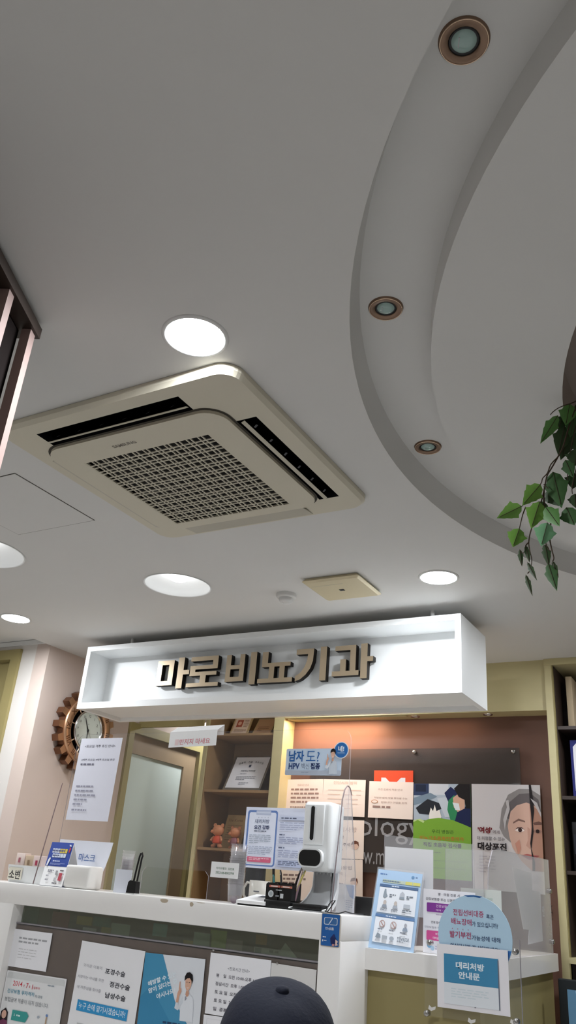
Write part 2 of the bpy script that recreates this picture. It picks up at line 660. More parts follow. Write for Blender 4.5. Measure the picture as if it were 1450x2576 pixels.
# ------------------------------------------------------------------ lamps
names = ['flat round downlight glowing white beside the air conditioner',
         'flat round downlight glowing white above the hanging sign',
         'small flat round downlight near the passage on the pink wall side']
for (x, y), lab in zip(FLAT, names):
    d = thing('downlight', lab, 'ceiling light', (x, y, ZC), 'flat white downlights')
    MB().lathe((x, y, ZC), [(0.080, -0.004), (0.084, -0.006), (0.092, -0.001), (0.092, 0.0)], 'rim_white', 48).build('rim', d)
    b = MB().disc((x, y, ZC - 0.004), 0.0805, 'lamp_flat', n=48)
    b.build('diffuser', d)
names = ['wide dish downlight with a bare bulb between the air conditioner and the sign',
         'wide dish downlight cut by the picture edge under the access hatch']
for (x, y, r), lab in zip(DOME, names):
    d = thing('dish_downlight', lab, 'ceiling light', (x, y, ZC), 'dish downlights with bulbs')
    b = MB().lathe((x, y, ZC), [(r + 0.004, -0.002), (r - 0.001, -0.003), (r - 0.004, 0.0), (r * 0.96, 0.012), (r * 0.85, 0.034), (r * 0.66, 0.055),
                                (r * 0.45, 0.068), (r * 0.30, 0.072), (0.0, 0.073)], 'reflector', 48)
    b.build('dish', d)
    MB().lathe((x, y, ZC), [(0.0, 0.022), (0.025, 0.024), (0.041, 0.030), (0.046, 0.042), (0.038, 0.056), (0.02, 0.072)], 'lamp_bulb', 24).build('bulb', d)
for k_, (x, y) in enumerate(ROOM):
    lab, grp = ('unseen flat round downlight added in the inner corridor by the frosted door', None) if k_ == 0 else \
        ('unseen flat round downlight added over the reception area beyond the hanging sign', 'added reception downlights') if k_ < 4 else \
        ('unseen flat round downlight in the side passage', None) if x < -4 else \
        ('flat round downlight beyond the slatted screen', None) if y > 0.5 else \
        ('unseen flat round downlight over the waiting room behind the viewer', 'waiting room downlights')
    d = thing('downlight', lab, 'ceiling light', (x, y, ZC if k_ else ZC - .05), grp)
    z_ = ZC if k_ else ZC - .0505
    MB().lathe((x, y, z_), [(0.080, -0.004), (0.084, -0.006), (0.092, -0.001), (0.092, 0.0)], 'rim_white', 32).build('rim', d)
    MB().disc((x, y, z_ - 0.004), 0.0805, 'lamp_unseen_dim' if k_ < 3 else 'lamp_unseen', n=32).build('diffuser', d)
# unlit bronze spotlights in the ring groove
names = ['bronze ringed spotlight in the ceiling groove, largest and nearest of the three',
         'bronze ringed spotlight in the ceiling groove opposite the air conditioner',
         'bronze ringed spotlight half hidden by the round ceiling disc edge']
for (px, py), lab in zip(((1168, 104), (971, 776), (1077, 1125)), names):
    p = atz(px, py, ZC + 0.088)
    c = (p.x, p.y, ZC + 0.09)
    d = thing('spotlight', lab, 'spotlight', c, 'bronze spotlights in the ceiling groove')
    MB().lathe(c, [(0.047, 0.0), (0.0455, -0.004), (0.043, -0.006), (0.040, -0.006), (0.030, -0.0045), (0.0285, -0.003), (0.028, 0.0)], 'bronze', 48).build('ring', d)
    MB().lathe(c, [(0.0445, -0.0055), (0.0435, -0.0072), (0.0425, -0.0062)], 'bronze_pale', 48).build('rim', d)
    MB().lathe(c, [(0.028, -0.001), (0.0275, -0.003), (0.023, -0.0015)], 'black', 40).build('socket', d)
    e = MB().lathe(c, [(0.0235, -0.001), (0.021, -0.0042), (0.015, -0.0068), (0.008, -0.0078), (0.0, -0.008)], 'lamp_glass', 32).build('lens', d)
    MB().tube([Vector(c) + Vector((-0.012, 0.004, -0.0065)), Vector(c) + Vector((-0.004, -0.014, -0.0062))], 0.0016, 'grey_plastic').build('filament', e)
# warm light strip and two tiny unlit lamps under the head of the notice recess
for i, x in enumerate((-1.86, -1.40)):
    c = (x, 4.785, 2.208)
    d = thing('recess_lamp', 'tiny unlit lamp under the olive head of the notice wall', 'ceiling light', c, 'small lamps over the notice wall')
    MB().lathe(c, [(0.030, 0.0), (0.028, -0.004), (0.021, -0.004), (0.019, 0.0)], 'chrome', 24).build('rim', d)
    MB().disc((x, 4.785, 2.2065), 0.019, 'rim_white', n=20).build('lens', d)
c = (-2.32, 4.75, 2.2075)
d = thing('light_strip', 'warm light strip under the olive head beside the display cabinet', 'light strip', c)
MB().box((-2.75, 4.738, 2.200), (-1.90, 4.762, 2.2079), 'olive_board').build('housing', d)
for (xx, sx_, k_) in ((-2.42, 0.62, 1.0), (-1.75, 0.5, 0.08)):
    L = bpy.data.lights.new('strip_light', 'AREA')
    L.shape = 'RECTANGLE'
    L.size, L.size_y = sx_, 0.015
    L.energy = WARM_SPOT * k_
    L.color = (1.0, 0.64, 0.40)
    lo = bpy.data.objects.new('strip_light', L)
    COL.objects.link(lo)
    lo.location = (xx, 4.75, 2.1985)
    lo.rotation_euler = (math.radians(6), 0, 0)

# ------------------------------------------------------------------ ceiling fittings
# access hatch: a panel a hair below the ceiling with a dark gap round it
hx0, hx1, hy0, hy1 = -2.735, -2.285, 1.765, 2.212
d = thing('access_hatch', 'plain square access hatch flush in the white ceiling beside the air conditioner', 'hatch', ((hx0 + hx1) / 2, (hy0 + hy1) / 2, ZC))
MB().plate([(hx0, hy0), (hx1, hy0), (hx1, hy1), (hx0, hy1)],
           [[(hx0 + 0.004, hy0 + 0.004), (hx1 - 0.004, hy0 + 0.004), (hx1 - 0.004, hy1 - 0.004), (hx0 + 0.004, hy1 - 0.004)]], ZC - 0.0006, ZC - 0.0001, 'gap').build('seam', d)
MB().box((hx0 + 0.004, hy0 + 0.004, ZC - 0.002), (hx1 - 0.004, hy1 - 0.004, ZC), 'ceiling_paint').build('panel', d)
# beige vent cover
vx, vy = -1.629, 3.224
d = thing('vent_cover', 'square beige vent cover on the ceiling behind the hanging sign', 'vent', (vx, vy, ZC))
b = MB()
pts0 = rrect(vx - 0.148, vy - 0.138, vx + 0.148, vy + 0.138, 0.012, 4)
pts1 = rrect(vx - 0.135, vy - 0.125, vx + 0.135, vy + 0.125, 0.012, 4)
k = len(pts0)
b.add([(p[0], p[1], ZC) for p in pts1] + [(p[0], p[1], ZC - 0.016) for p in pts0] + [(p[0], p[1], ZC - 0.024) for p in pts1],
      [(i, (i + 1) % k, k + (i + 1) % k, k + i) for i in range(k)] + [(k + i, k + (i + 1) % k, 2 * k + (i + 1) % k, 2 * k + i) for i in range(k)] + [tuple(range(2 * k, 3 * k))], 'vent_beige')
b.build('cover', d)
MB().box((vx - 0.012, vy - 0.008, ZC - 0.0255), (vx + 0.012, vy + 0.012, ZC - 0.022), 'black').build('sensor_window', d)
MB().box((vx - 0.125, vy - 0.075, ZC - 0.0246), (vx + 0.04, vy - 0.072, ZC - 0.0238), 'ac_edge').build('groove_line', d)
# smoke detector
sx, sy = -1.955, 3.262
d = thing('smoke_detector', 'white round smoke detector on the ceiling beside the beige vent cover', 'smoke detector', (sx, sy, ZC))
MB().lathe((sx, sy, ZC), [(0.050, 0.0), (0.050, -0.016), (0.047, -0.020), (0.034, -0.022)], 'ceiling_paint', 32).build('base', d)
MB().lathe((sx, sy, ZC), [(0.036, -0.020), (0.036, -0.034), (0.030, -0.042), (0.014, -0.047), (0.0, -0.048)], 'rim_white', 32).build('sensor', d)
MB().ball((sx - 0.012, sy - 0.012, ZC - 0.046), 0.004, 'card_white', 8).build('light', d)

# ------------------------------------------------------------------ ceiling air conditioner
ax, ay = AC0
ac = thing('air_conditioner', 'square cream ceiling air conditioner with a plaid grille and two open slots', 'air conditioner', (ax, ay, ZC))
h = 0.475
slots = {'near': (-0.340, -0.412, 0.245, -0.328), 'right': (0.325, -0.226, 0.405, 0.354),
         'far': (-0.300, 0.375, 0.245, 0.455), 'side': (-0.425, -0.250, -0.375, 0.345)}


def rc(q):
    return [(ax + q[0], ay + q[1]), (ax + q[2], ay + q[1]), (ax + q[2], ay + q[3]), (ax + q[0], ay + q[3])]


b = MB()
outer = rrect(ax - h, ay - h, ax + h, ay + h, 0.065, 8)
inner = rrect(ax - h + 0.012, ay - h + 0.012, ax + h - 0.012, ay + h - 0.012, 0.06, 8)
k = len(outer)
b.add([(p[0], p[1], ZC - 0.001) for p in outer] + [(p[0], p[1], ZC - 0.018) for p in outer] + [(p[0], p[1], ZC - 0.030) for p in inner],
      [(i, (i + 1) % k, k + (i + 1) % k, k + i) for i in range(k)] + [(k + i, k + (i + 1) % k, 2 * k + (i + 1) % k, 2 * k + i) for i in range(k)], 'ac_plastic')
b.plate(inner, [rc(slots['near']), rc(slots['right'])] + [rrect(ax - 0.33, ay - 0.30, ax + 0.29, ay + 0.345, 0.05, 4)], ZC - 0.030, ZC - 0.006, 'ac_plastic', side='ac_dark', top=False)
b.build('panel_frame', ac, smooth=False)
b = MB()
b.box((ax - 0.41, ay - 0.41, ZC + 0.001), (ax + 0.41, ay + 0.41, ZC + 0.2), 'ac_dark')
b.f = [f for i, f in enumerate(b.f) if i != 0]; b.m = b.m[1:]; b.sm = b.sm[1:]
b.build('housing', ac)
# inner cover with the plaid intake
gx0, gx1, gy0, gy1 = ax - 0.308, ax + 0.219, ay - 0.212, ay + 0.331
b = MB()
co = rrect(ax - 0.402, ay - 0.325, ax + 0.325, ay + 0.375, 0.075, 8)
zc_ = ZC - 0.042
b.plate(co, [[(gx0, gy0), (gx1, gy0), (gx1, gy1), (gx0, gy1)]], zc_, ZC - 0.031, 'ac_plastic', side='ac_edge')
b.build('intake_cover', ac)
b = MB()
nw, nn, bar = 12, 11, 0.0044


def cuts(a, e):
    u = (e - a - (nw + nn + 1) * bar) / (nw * 2 + nn)
    t, L = a, []
    for i in range(nw + nn):
        L.append((t, t + bar))
        t += bar + (2 * u if i % 2 == 0 else u)
    L.append((t, t + bar))
    return L


for (a0, a1) in cuts(gx0, gx1):
    b.box((a0, gy0, zc_ + 0.0005), (a1, gy1, zc_ + 0.004), 'ac_plastic')
for (a0, a1) in cuts(gy0, gy1):
    b.box((gx0, a0, zc_ + 0.0002), (gx1, a1, zc_ + 0.004), 'ac_plastic')
b.build('grille', ac)
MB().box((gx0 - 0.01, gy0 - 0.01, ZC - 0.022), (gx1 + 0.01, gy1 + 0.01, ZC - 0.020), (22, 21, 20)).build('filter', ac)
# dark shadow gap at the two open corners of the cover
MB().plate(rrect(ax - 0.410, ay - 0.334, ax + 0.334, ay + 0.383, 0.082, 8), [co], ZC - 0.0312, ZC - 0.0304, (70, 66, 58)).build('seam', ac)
# louvres: two open (thin blade inside the slot), two shut
b = MB()
q = slots['near']
b.obox((ax + q[0] + 0.006, ay - 0.362, ZC - 0.036), (q[2] - q[0] - 0.012, 0, 0), (0, 0.012, 0.005), (0, -0.001, 0.002), 'ac_plastic')
lv = b.build('louvre', ac)
for i in range(6):
    b = MB()
    x = ax + q[0] + 0.05 + i * 0.095
    b.obox((x, ay - 0.372, ZC - 0.030), (0.010, 0, 0.003), (0, 0.008, 0.008), (0.0015, 0, 0), (96, 96, 100))
    b.build('vane', lv)
b = MB()
q = slots['right']
b.obox((ax + 0.348, ay + q[1] + 0.006, ZC - 0.036), (0, q[3] - q[1] - 0.012, 0), (0.012, 0, 0.005), (-0.001, 0, 0.002), 'ac_plastic')
lv = b.build('louvre', ac)
for i in range(6):
    b = MB()
    y = ay + q[1] + 0.05 + i * 0.095
    b.obox((ax + 0.366, y, ZC - 0.030), (0, 0.010, 0.003), (0.008, 0, 0.008), (0, 0.0015, 0), (96, 96, 100))
    b.build('vane', lv)
for key in ('far', 'side'):
    q = slots[key]
    b = MB()
    if key == 'far':
        b.obox((ax + q[0], ay + q[1], ZC - 0.041), (q[2] - q[0], 0, 0), (0, q[3] - q[1], 0.010), (0, 0, 0.004), 'ac_louvre')
    else:
        b.obox((ax + q[2], ay + q[1], ZC - 0.041), (q[0] - q[2], 0, 0.010), (0, q[3] - q[1], 0), (0, 0, 0.004), 'ac_louvre')
    b.build('louvre', ac)
b = MB()
b.text('SAMSUNG', (ax - 0.085, ay - 0.262, zc_ - 0.0006), (1, 0, 0), (0, -1, 0), 0.016, 'ac_letter', 0.03, width=0.098)
b.build('lettering', ac)

# ------------------------------------------------------------------ hanging box sign
ys, yb2 = 3.62, 4.023
x0, x1, z0, z1 = -3.585, -1.178, 2.060, 2.445
t = 0.030
sg = thing('hanging_sign', 'white hanging box sign with gold hangul letters over the counter', 'sign', ((x0 + x1) / 2, (ys + yb2) / 2, z0))
b = MB()
b.box((x0, ys, z1 - t), (x1, yb2, z1), 'white_paint')
b.box((x0, ys, z0), (x0 + t, yb2, z1 - t), 'white_paint')
b.box((x1 - t, ys, z0), (x1, yb2, z1 - t), 'white_paint')
b.box((x0 + t, ys, z0), (x1 - t, ys + t, z0 + 0.036), 'white_paint')
b.box((x0 + t, yb2 - t, z0), (x1 - t, yb2, z0 + 0.036), 'white_paint')
b.box((x0 + t, ys + t, z0 + 0.022), (x1 - t, yb2 - t, z0 + 0.036), 'white_paint')
b.build('box_frame', sg)
YS = ys + 0.18
MB().box((x0 + t, YS, z0 + 0.036), (x1 - t, YS + 0.02, z1 - t), 'white_paint').build('back_panel', sg)
for xx in (-3.30, -1.35):
    MB().tube([(xx, 3.70, z1), (xx, 3.70, ZC)], 0.011, 'rim_white', 12).build('hanger', sg)


def stroke_letter(px0, px1, py, strokes, polys=(), zt=None, zb=None):
    yl = YS - 0.045
    xa, xb = at(px0, py, yl).x, at(px1, py, yl).x - 0.004
    H = zt - zb
    b = MB()

    def q(u, v):
        return (xa + (xb - xa) * u, yl, zb + H * v)
    for (u0, v0, u1, v1) in strokes:
        b.prism([q(u0, v0), q(u1, v0), q(u1, v1), q(u0, v1)][::-1], (0, 0.034, 0), 'gold_side', side='gold_side')
        b.add([(p[0], p[1] - 0.0006, p[2]) for p in (q(u0, v0), q(u1, v0), q(u1, v1), q(u0, v1))], [(0, 1, 2, 3)], 'gold')
    for P in polys:
        pts = [q(*p) for p in P]
        b.prism(pts, (0, 0.034, 0), 'gold_side', side='gold_side')
        b.add([(p[0], p[1] - 0.0006, p[2]) for p in pts], [tuple(range(len(pts)))], 'gold')
    b.build('letter', sg)


zt, zb = at(810, 1627, YS - 0.045).z, at(808, 1712, YS - 0.045).z
Z = dict(zt=zt, zb=zb)
stroke_letter(395, 477, 1695, [(0, .12, .15, .93), (.36, .12, .51, .93), (.15, .79, .36, .93), (.15, .12, .36, .26), (.64, 0, .82, 1), (.82, .44, 1, .58)], **Z)
stroke_letter(472, 553, 1690, [(.08, .84, .94, .98), (.78, .69, .94, .84), (.08, .57, .94, .69), (.08, .49, .25, .57), (.08, .37, .92, .49), (.42, .14, .6, .37), (0, .02, 1, .14)], **Z)
stroke_letter(569, 650, 1680, [(0, .12, .15, .96), (.43, .12, .58, .96), (.15, .50, .43, .63), (.15, .12, .43, .26), (.76, 0, .95, 1)], **Z)
stroke_letter(651, 739, 1675, [(.1, .62, .27, .97), (.1, .50, .93, .62), (.32, .15, .47, .50), (.62, .15, .77, .50), (0, .02, 1, .15)], **Z)
stroke_letter(745, 829, 1670, [(.74, 0, .93, 1)],
              [[(0, .97), (0, .81), (.36, .81), (.34, .62), (.27, .42), (.15, .26), (0, .17), (0, .02), (.16, .07), (.32, .2), (.45, .38), (.52, .6), (.54, .97)]], **Z)
stroke_letter(837, 941, 1660, [(.06, .84, .58, .98), (.44, .24, .58, .84), (.20, .24, .34, .58), (0, .10, .66, .24), (.70, 0, .86, 1), (.86, .48, 1, .62)], **Z)

# ------------------------------------------------------------------ slatted screen
e0 = Vector((-1.527, 1.152, 0))
dv = Vector((-0.135, 0.271, 0)).normalized()
nv = Vector((-dv.y, dv.x, 0))                    # away from the viewer
sc_ = thing('slatted_screen', 'dark slatted room screen reaching the ceiling with pale upright edges', 'screen', e0 - dv * 0.4)
b = MB()
b.obox(e0 - dv * 0.8 + Vector((0, 0, 2.452)), dv * 0.8, nv * 0.28, (0, 0, 0.032), 'dark_brown')
b.build('top_rail', sc_)
for i in range(5):
    p = e0 - dv * (0.014 + 0.156 * i) + nv * 0.008
    MB().obox(p - dv * 0.030, dv * 0.030, nv * 0.025, (0, 0, 2.451), 'post_pink').build('upright', sc_)
MB().obox(e0 - dv * 0.8 + nv * 0.045, dv * 0.765, nv * 0.20, (0, 0, 2.451), 'black_brown').build('dark_panel', sc_)

# ================================================================== CLOCK
XC = XL + 0.065
c0 = atx(219, 1838, XC)
R = 0.262
AX = (1, 0, 0)


def onwall(r, a, x):
    """point on the pink wall's clock: a degrees, 0 = towards the back wall, 90 = up"""
    return Vector((x, c0.y + r * math.cos(math.radians(a)), c0.z + r * math.sin(math.radians(a))))


ck = thing('wall_clock', 'copper gear shaped wall clock with roman numerals on the pink wall', 'clock', (XL, c0.y, c0.z - R))
b = MB()
NT = 18
loop = []
for i in range(NT):
    a = 360 * i / NT
    for da, r in ((-6.4, 0.84 * R), (-4.4, R), (4.4, R), (6.4, 0.84 * R)):
        loop.append((a + da, r))
    loop.append((a + 10, 0.835 * R))
n = len(loop)
out0 = [onwall(r, a, XL + 0.008) for a, r in loop]
out1 = [onwall(r, a, XC) for a, r in loop]
inn1 = [onwall(0.80 * R, a, XC) for a, r in loop]
b.add(out0 + out1, [(i, (i + 1) % n, n + (i + 1) % n, n + i) for i in range(n)], 'copper_dark')
b.add(out1 + inn1, [(i, (i + 1) % n, n + (i + 1) % n, n + i) for i in range(n)], 'copper')
b.build('gear_rim', ck)
b = MB()
b.lathe((XC, c0.y, c0.z), [(0.82 * R, -0.02), (0.82 * R, 0.010), (0.80 * R, 0.014), (0.63 * R, 0.014), (0.61 * R, 0.010), (0.60 * R, -0.03)], 'copper', 64, axis=AX)
rg = b.build('ring', ck)
nums = ['XII', 'I', 'II', 'III', 'IV', 'V', 'VI', 'VII', 'VIII', 'IX', 'X', 'XI']
for i, s in enumerate(nums):
    a = 90 + 30 * i if False else 90 - 30 * i
    # the wall is seen from +X with +Y to the right
    p = onwall(0.715 * R, a, XC + 0.0148)
    up = (onwall(1, a, 0) - onwall(0, a, 0)).normalized()
    rt = Vector((0, up.z, -up.y))
    MB().text(s, p, rt, up, 0.036, 'copper_dark', 0.01).build('numeral', rg)
b = MB()
b.disc((XL + 0.01, c0.y, c0.z), 0.80 * R, 'black_brown', axis=AX)
b.build('back_plate', ck)
for a in (20, 60, 90, 130, 170, 215, 250, 300, 340):
    MB().tube([onwall(0.46 * R, a, XC), onwall(0.62 * R, a, XC)], 0.005, 'bronze_pale', 6).build('spoke', ck)
b = MB()
b.lathe((XC, c0.y, c0.z), [(0.47 * R, -0.03), (0.50 * R, 0.0), (0.51 * R, 0.012), (0.49 * R, 0.022), (0.46 * R, 0.018), (0.455 * R, 0.006)], 'chrome', 48, axis=AX)
b.build('bezel', ck)
b = MB()
b.disc((XC + 0.006, c0.y, c0.z), 0.46 * R, 'clock_face', axis=AX, n=48)
for i in range(12):
    a = 90 - 30 * i
    b.text(str(12 if i == 0 else i), onwall(0.36 * R, a, XC + 0.0066), (0, 1, 0), (0, 0, 1), 0.017, (70, 80, 78), 0.01)
b.text('A', onwall(0.16 * R, 90, XC + 0.0066), (0, 1, 0), (0, 0, 1), 0.010, (90, 100, 98))
b.build('dial', ck)
for (a, L, wd) in ((118, 0.085, 0.006), (-88, 0.10, 0.0045), (-50, 0.075, 0.0015)):
    o, e = onwall(0, 0, XC + 0.0085), onwall(L, a, XC + 0.0085)
    s_ = Vector((0, -(e - o).normalized().z, (e - o).normalized().y)) * wd
    MB().add([o - s_, o + s_, e + s_ * .4, e - s_ * .4], [(0, 1, 2, 3)], 'black').build('hand', ck)
MB().lathe((XC + 0.007, c0.y, c0.z), [(0.009, 0.0), (0.009, 0.004), (0.0, 0.006)], 'black', 16, axis=AX).build('pin', ck)
MB().lathe((XC + 0.010, c0.y, c0.z), [(0.455 * R, 0.0), (0.40 * R, 0.010), (0.25 * R, 0.018), (0.1 * R, 0.021), (0.0, 0.0215)], 'film', 40, axis=AX).build('crystal', ck)

# ================================================================== DISPLAY CABINET in the back wall
DX0, DX1, DY0, DY1 = -3.40, -2.764, 4.715, 5.07
dc = thing('display_cabinet', 'open olive framed wooden display cabinet beside the notice wall', 'cabinet', ((DX0 + DX1) / 2, (DY0 + DY1) / 2, 0))
b = MB()
b.box((DX0, DY0, 0), (DX0 + 0.028, DY1, 2.48), 'olive_board')
b.box((DX1 - 0.075, DY0, 0), (DX1, DY1, 2.48), 'olive_board')
b.box((DX0 + 0.028, DY0, 2.44), (DX1 - 0.075, DY1, 2.48), 'olive_board')
b.build('outer_frame', dc)
b = MB()
b.box((DX0 + 0.0285, DY0 + 0.012, 0), (DX0 + 0.034, DY1 - 0.012, 2.44), 'wood')
b.box((DX1 - 0.081, DY0 + 0.012, 0), (DX1 - 0.0755, DY1 - 0.012, 2.44), 'wood')
b.box((DX0 + 0.0285, DY1 - 0.012, 0), (DX1 - 0.0755, DY1, 2.44), 'wood')
b.build('lining', dc)
for z in (2.117, 1.745, 1.381, 1.0, 0.6):
    MB().box((DX0 + 0.0345, DY0 + 0.016, z - 0.016), (DX1 - 0.0815, DY1 - 0.013, z), 'wood').build('shelf', dc)

# things in the cabinet


def leaning(TL, TR, BL, Yt, Yb, m, thick):
    O, a, bb = at(*TL, Yt), at(*TR, Yt), at(*BL, Yb)
    U = a - O
    V = bb - O
    V.x = 0
    U.z = U.y = 0
    return Sheet(O, U, V, m, thick)


s = leaning((590, 1790), (634, 1788), (574, 1836), 4.93, 4.86, 'wood_light', 0.010)
s.O.x += .02
zb_ = 2.1275 - (s.O + s.V).z
s.O.z += zb_
s.b = MB().obox(s.O, s.U, s.V, -s.N * 0.010, 'wood_light')
s.rect(.08, .1, .92, .92, (232, 206, 180))
s.rect(.22, .18, .55, .55, (178, 92, 70))
s.oval(.38, .36, .10, .10, (230, 180, 150))
s.lines(.62, .2, .88, .6, 5, (150, 110, 90))
s.lines(.2, .68, .85, .86, 3, (150, 110, 90))
s.done('picture_frame', 'wooden picture frame with a red vignette on the cabinet shelf just under the sign', 'picture frame')
s = leaning((655, 1790), (700, 1788), (643, 1830), 4.95, 4.86, 'wood_light', 0.012)
s.O.z += 2.1275 - (s.O + s.V).z
s.b = MB().obox(s.O, s.U, s.V, -s.N * 0.012, 'wood_light')
s.rect(.06, .05, .94, .95, (214, 170, 130))
s.lines(.2, .5, .8, .8, 3, (160, 116, 88))
s.done('plaque', 'plain wooden plaque beside the cabinet post just under the sign', 'plaque')

fr = leaning((595, 1897), (687, 1900), (571, 1981), 4.93, 4.80, 'steel', 0.014)
fr.O.z += 1.7536 - (fr.O + fr.V).z
cf = thing('certificate', 'silver framed white certificate with hangul lines on the cabinet shelf', 'certificate', fr.O + fr.V + fr.U * .5)
base = MB().obox(fr.O, fr.U, fr.V, -fr.N * 0.014, 'steel')
base.build('frame', cf)
s = Sheet(fr.O + fr.U * .05 + fr.V * .04 + fr.N * .0004, fr.U * .9, fr.V * .9, 'paper', 0.0004)
for i, ch in enumerate('초음파 진료 우수병원'):
    a = -1 + 2 * i / 10
    s.text(ch, .5 + a * .34, .16 + .05 * a * a, .065, (50, 55, 70), .01) if ch != ' ' else None
s.rect(.47, .26, .53, .34, (60, 66, 90))
s.text('마로비뇨기과의원', .5, .46, .06, (60, 64, 74), .01)
s.lines(.3, .55, .7, .59, 1, (150, 152, 160))
s.lines(.22, .64, .8, .78, 3, (140, 142, 152), seed=4)
s.lines(.36, .84, .64, .93, 2, (150, 152, 160), seed=5)
s.b.build('sheet', cf)
MB().add([fr.p(.03, .03, 6), fr.p(.97, .03, 6), fr.p(.97, .97, 6), fr.p(.03, .97, 6)], [(0, 1, 2, 3)], 'film').build('glass', cf)

s = leaning((575, 2046), (626, 2048), (556, 2130), 4.98, 4.90, 'wood_light', 0.010)
s.O.z += 1.3876 - (s.O + s.V).z
s.b = MB().obox(s.O, s.U, s.V, -s.N * 0.010, 'wood_light')
s.text('The Korea', .45, .16, .08, (150, 112, 80))
s.lines(.15, .3, .85, .8, 7, (176, 140, 104))
s.done('wooden_plaque', 'tan wooden plaque leaning behind the two bear figurines', 'plaque')


def bear(px, py_top, py_bot, Y, shirt, face, label):
    zt_, zb_ = at(px, py_top, Y).z, 1.3845
    x = at(px, py_bot, Y).x
    H = zt_ - zb_
    t_ = thing('bear_figurine', label, 'figurine', (x, Y, 1.3815), 'bear figurines in the cabinet')
    b = MB()
    q = lambda u, v, w_: (x + u * H, Y + w_ * H, zb_ + v * H)
    b.ball(q(0, .68, 0), .235 * H, 'bear', 16, (1.08, 1, .98))
    for s_ in (-1, 1):
        b.lathe(q(s_ * .19, .89, .02), [(0.0, -.045 * H), (.07 * H, -.035 * H), (.085 * H, 0), (.07 * H, .03 * H), (0.045 * H, .01 * H), (0, .008 * H)], 'bear', 14, axis=(0, -1, 0))
        b.ball(q(s_ * .17, .06, -.02), .10 * H, 'bear', 10, (1, 1.2, .75))
        b.tube([q(s_ * .08, .2, 0), q(s_ * .14, .08, 0)], .085 * H, 'bear', 8)
        b.tube([q(s_ * .15, .43, 0), q(s_ * .24, .34, -.05), q(s_ * .25, .26, -.1)], [.06 * H, .055 * H, .055 * H], 'bear', 8)
    b.ball(q(face * .17, .63, -.15), .09 * H, 'bear', 12, (1.2, 1, .8))
    bd = b.build('body', t_)
    MB().ball(q(face * .26, .66, -.20), .03 * H, 'black', 8).build('nose', bd)
    for s_ in (-.02, .22):
        MB().ball(q(face * s_, .73, -.21), .018 * H, 'black', 8).build('eye', bd)
    MB().lathe(q(0, .17, 0), [(.0, 0), (.19 * H, 0), (.205 * H, .04 * H), (.19 * H, .16 * H), (.15 * H, .27 * H), (.09 * H, .31 * H)], shirt, 18).build('shirt', t_)


bear(545, 2069, 2130, 4.80, 'bear_shirt', -1, 'orange bear figurine in a red shirt on the cabinet shelf')
bear(589, 2076, 2130, 4.84, 'bear_dress', -1, 'orange bear figurine in a mauve dress beside the red shirted bear')

# ================================================================== RIGHT BOOKCASE
BX0, BY0 = -0.996, 4.70
bk = thing('bookcase', 'tall olive bookcase with a dark inside at the far right of the back wall', 'bookcase', (0.0, 4.9, 0))
b = MB()
b.box((BX0, BY0, 0), (BX0 + 0.004, YB + 0.39, 2.47), 'olive_dark')
b.box((BX0 - 0.04, BY0 - 0.004, 2.462), (1.2, YB + 0.39, 2.499), 'olive_board')
b.box((1.16, BY0, 0), (1.2, YB + 0.39, 2.462), 'olive_board')
b.build('frame', bk)
MB().box((BX0 + 0.0045, YB + 0.36, 0), (1.159, YB + 0.385, 2.461), 'dark_brown').build('back_board', bk)
MB().box((BX0 + 0.0045, BY0 + 0.03, 0.974), (BX0 + 0.0085, YB + 0.36, 2.461), 'dark_brown').build('side_lining', bk)
for z in (2.118, 1.745, 1.372):
    MB().box((BX0 + 0.009, BY0 + 0.03, z - 0.018), (1.159, YB + 0.359, z), 'dark_brown').build('shelf', bk)
MB().box((BX0 - 0.002, BY0 - 0.003, 0.945), (1.159, YB + 0.359, 0.972), 'olive_board').build('rail', bk)
for i in range(3):
    x = -0.995 + 0.72 * i
    dd = MB().box((x + 0.01, BY0, 0.06), (x + 0.71, BY0 + 0.02, 0.942), 'black_brown').build('cupboard_door', bk)
    MB().tube([(x + 0.66, BY0 - 0.014, 0.72), (x + 0.66, BY0 - 0.014, 0.84)], 0.005, 'steel', 8).build('handle', dd)
p0, p1 = at(1424, 1704, 4.85), at(1447, 1825, 4.85)
b = MB().rbox((p0.x, 4.83, 2.119), (p0.x + 0.035, 5.03, p0.z), (176, 158, 130), 0.003)
tag(b.build('binder'), 'beige binder standing on the top bookcase shelf', 'binder')
p0, p1 = at(1434, 1862, 4.80), at(1445, 2003, 4.80)
s = Sheet((p0.x, 4.80, p0.z), (0.24, 0, 0), (0, 0, -(p0.z - 1.7455)), (40, 44, 110), 0.015)
s.poly([(.06, .12), (.16, .04), (.84, .04), (.94, .12), (.94, .88), (.84, .96), (.16, .96), (.06, .88)], (226, 226, 230))
s.lines(.25, .3, .8, .6, 4, (150, 150, 165))
s.done('plaque_board', 'white panel with clipped corners on blue in the bookcase', 'plaque')
p0 = at(1437, 2066, 4.82)
b = MB().rbox((p0.x, 4.82, 1.3725), (p0.x + 0.16, 4.98, p0.z), 'black', 0.006)
b.box((p0.x + 0.01, 4.819, 1.46), (p0.x + 0.15, 4.8199, 1.56), (40, 42, 48))
tag(b.build('speaker_box'), 'black box shaped speaker on the lower bookcase shelf', 'speaker')
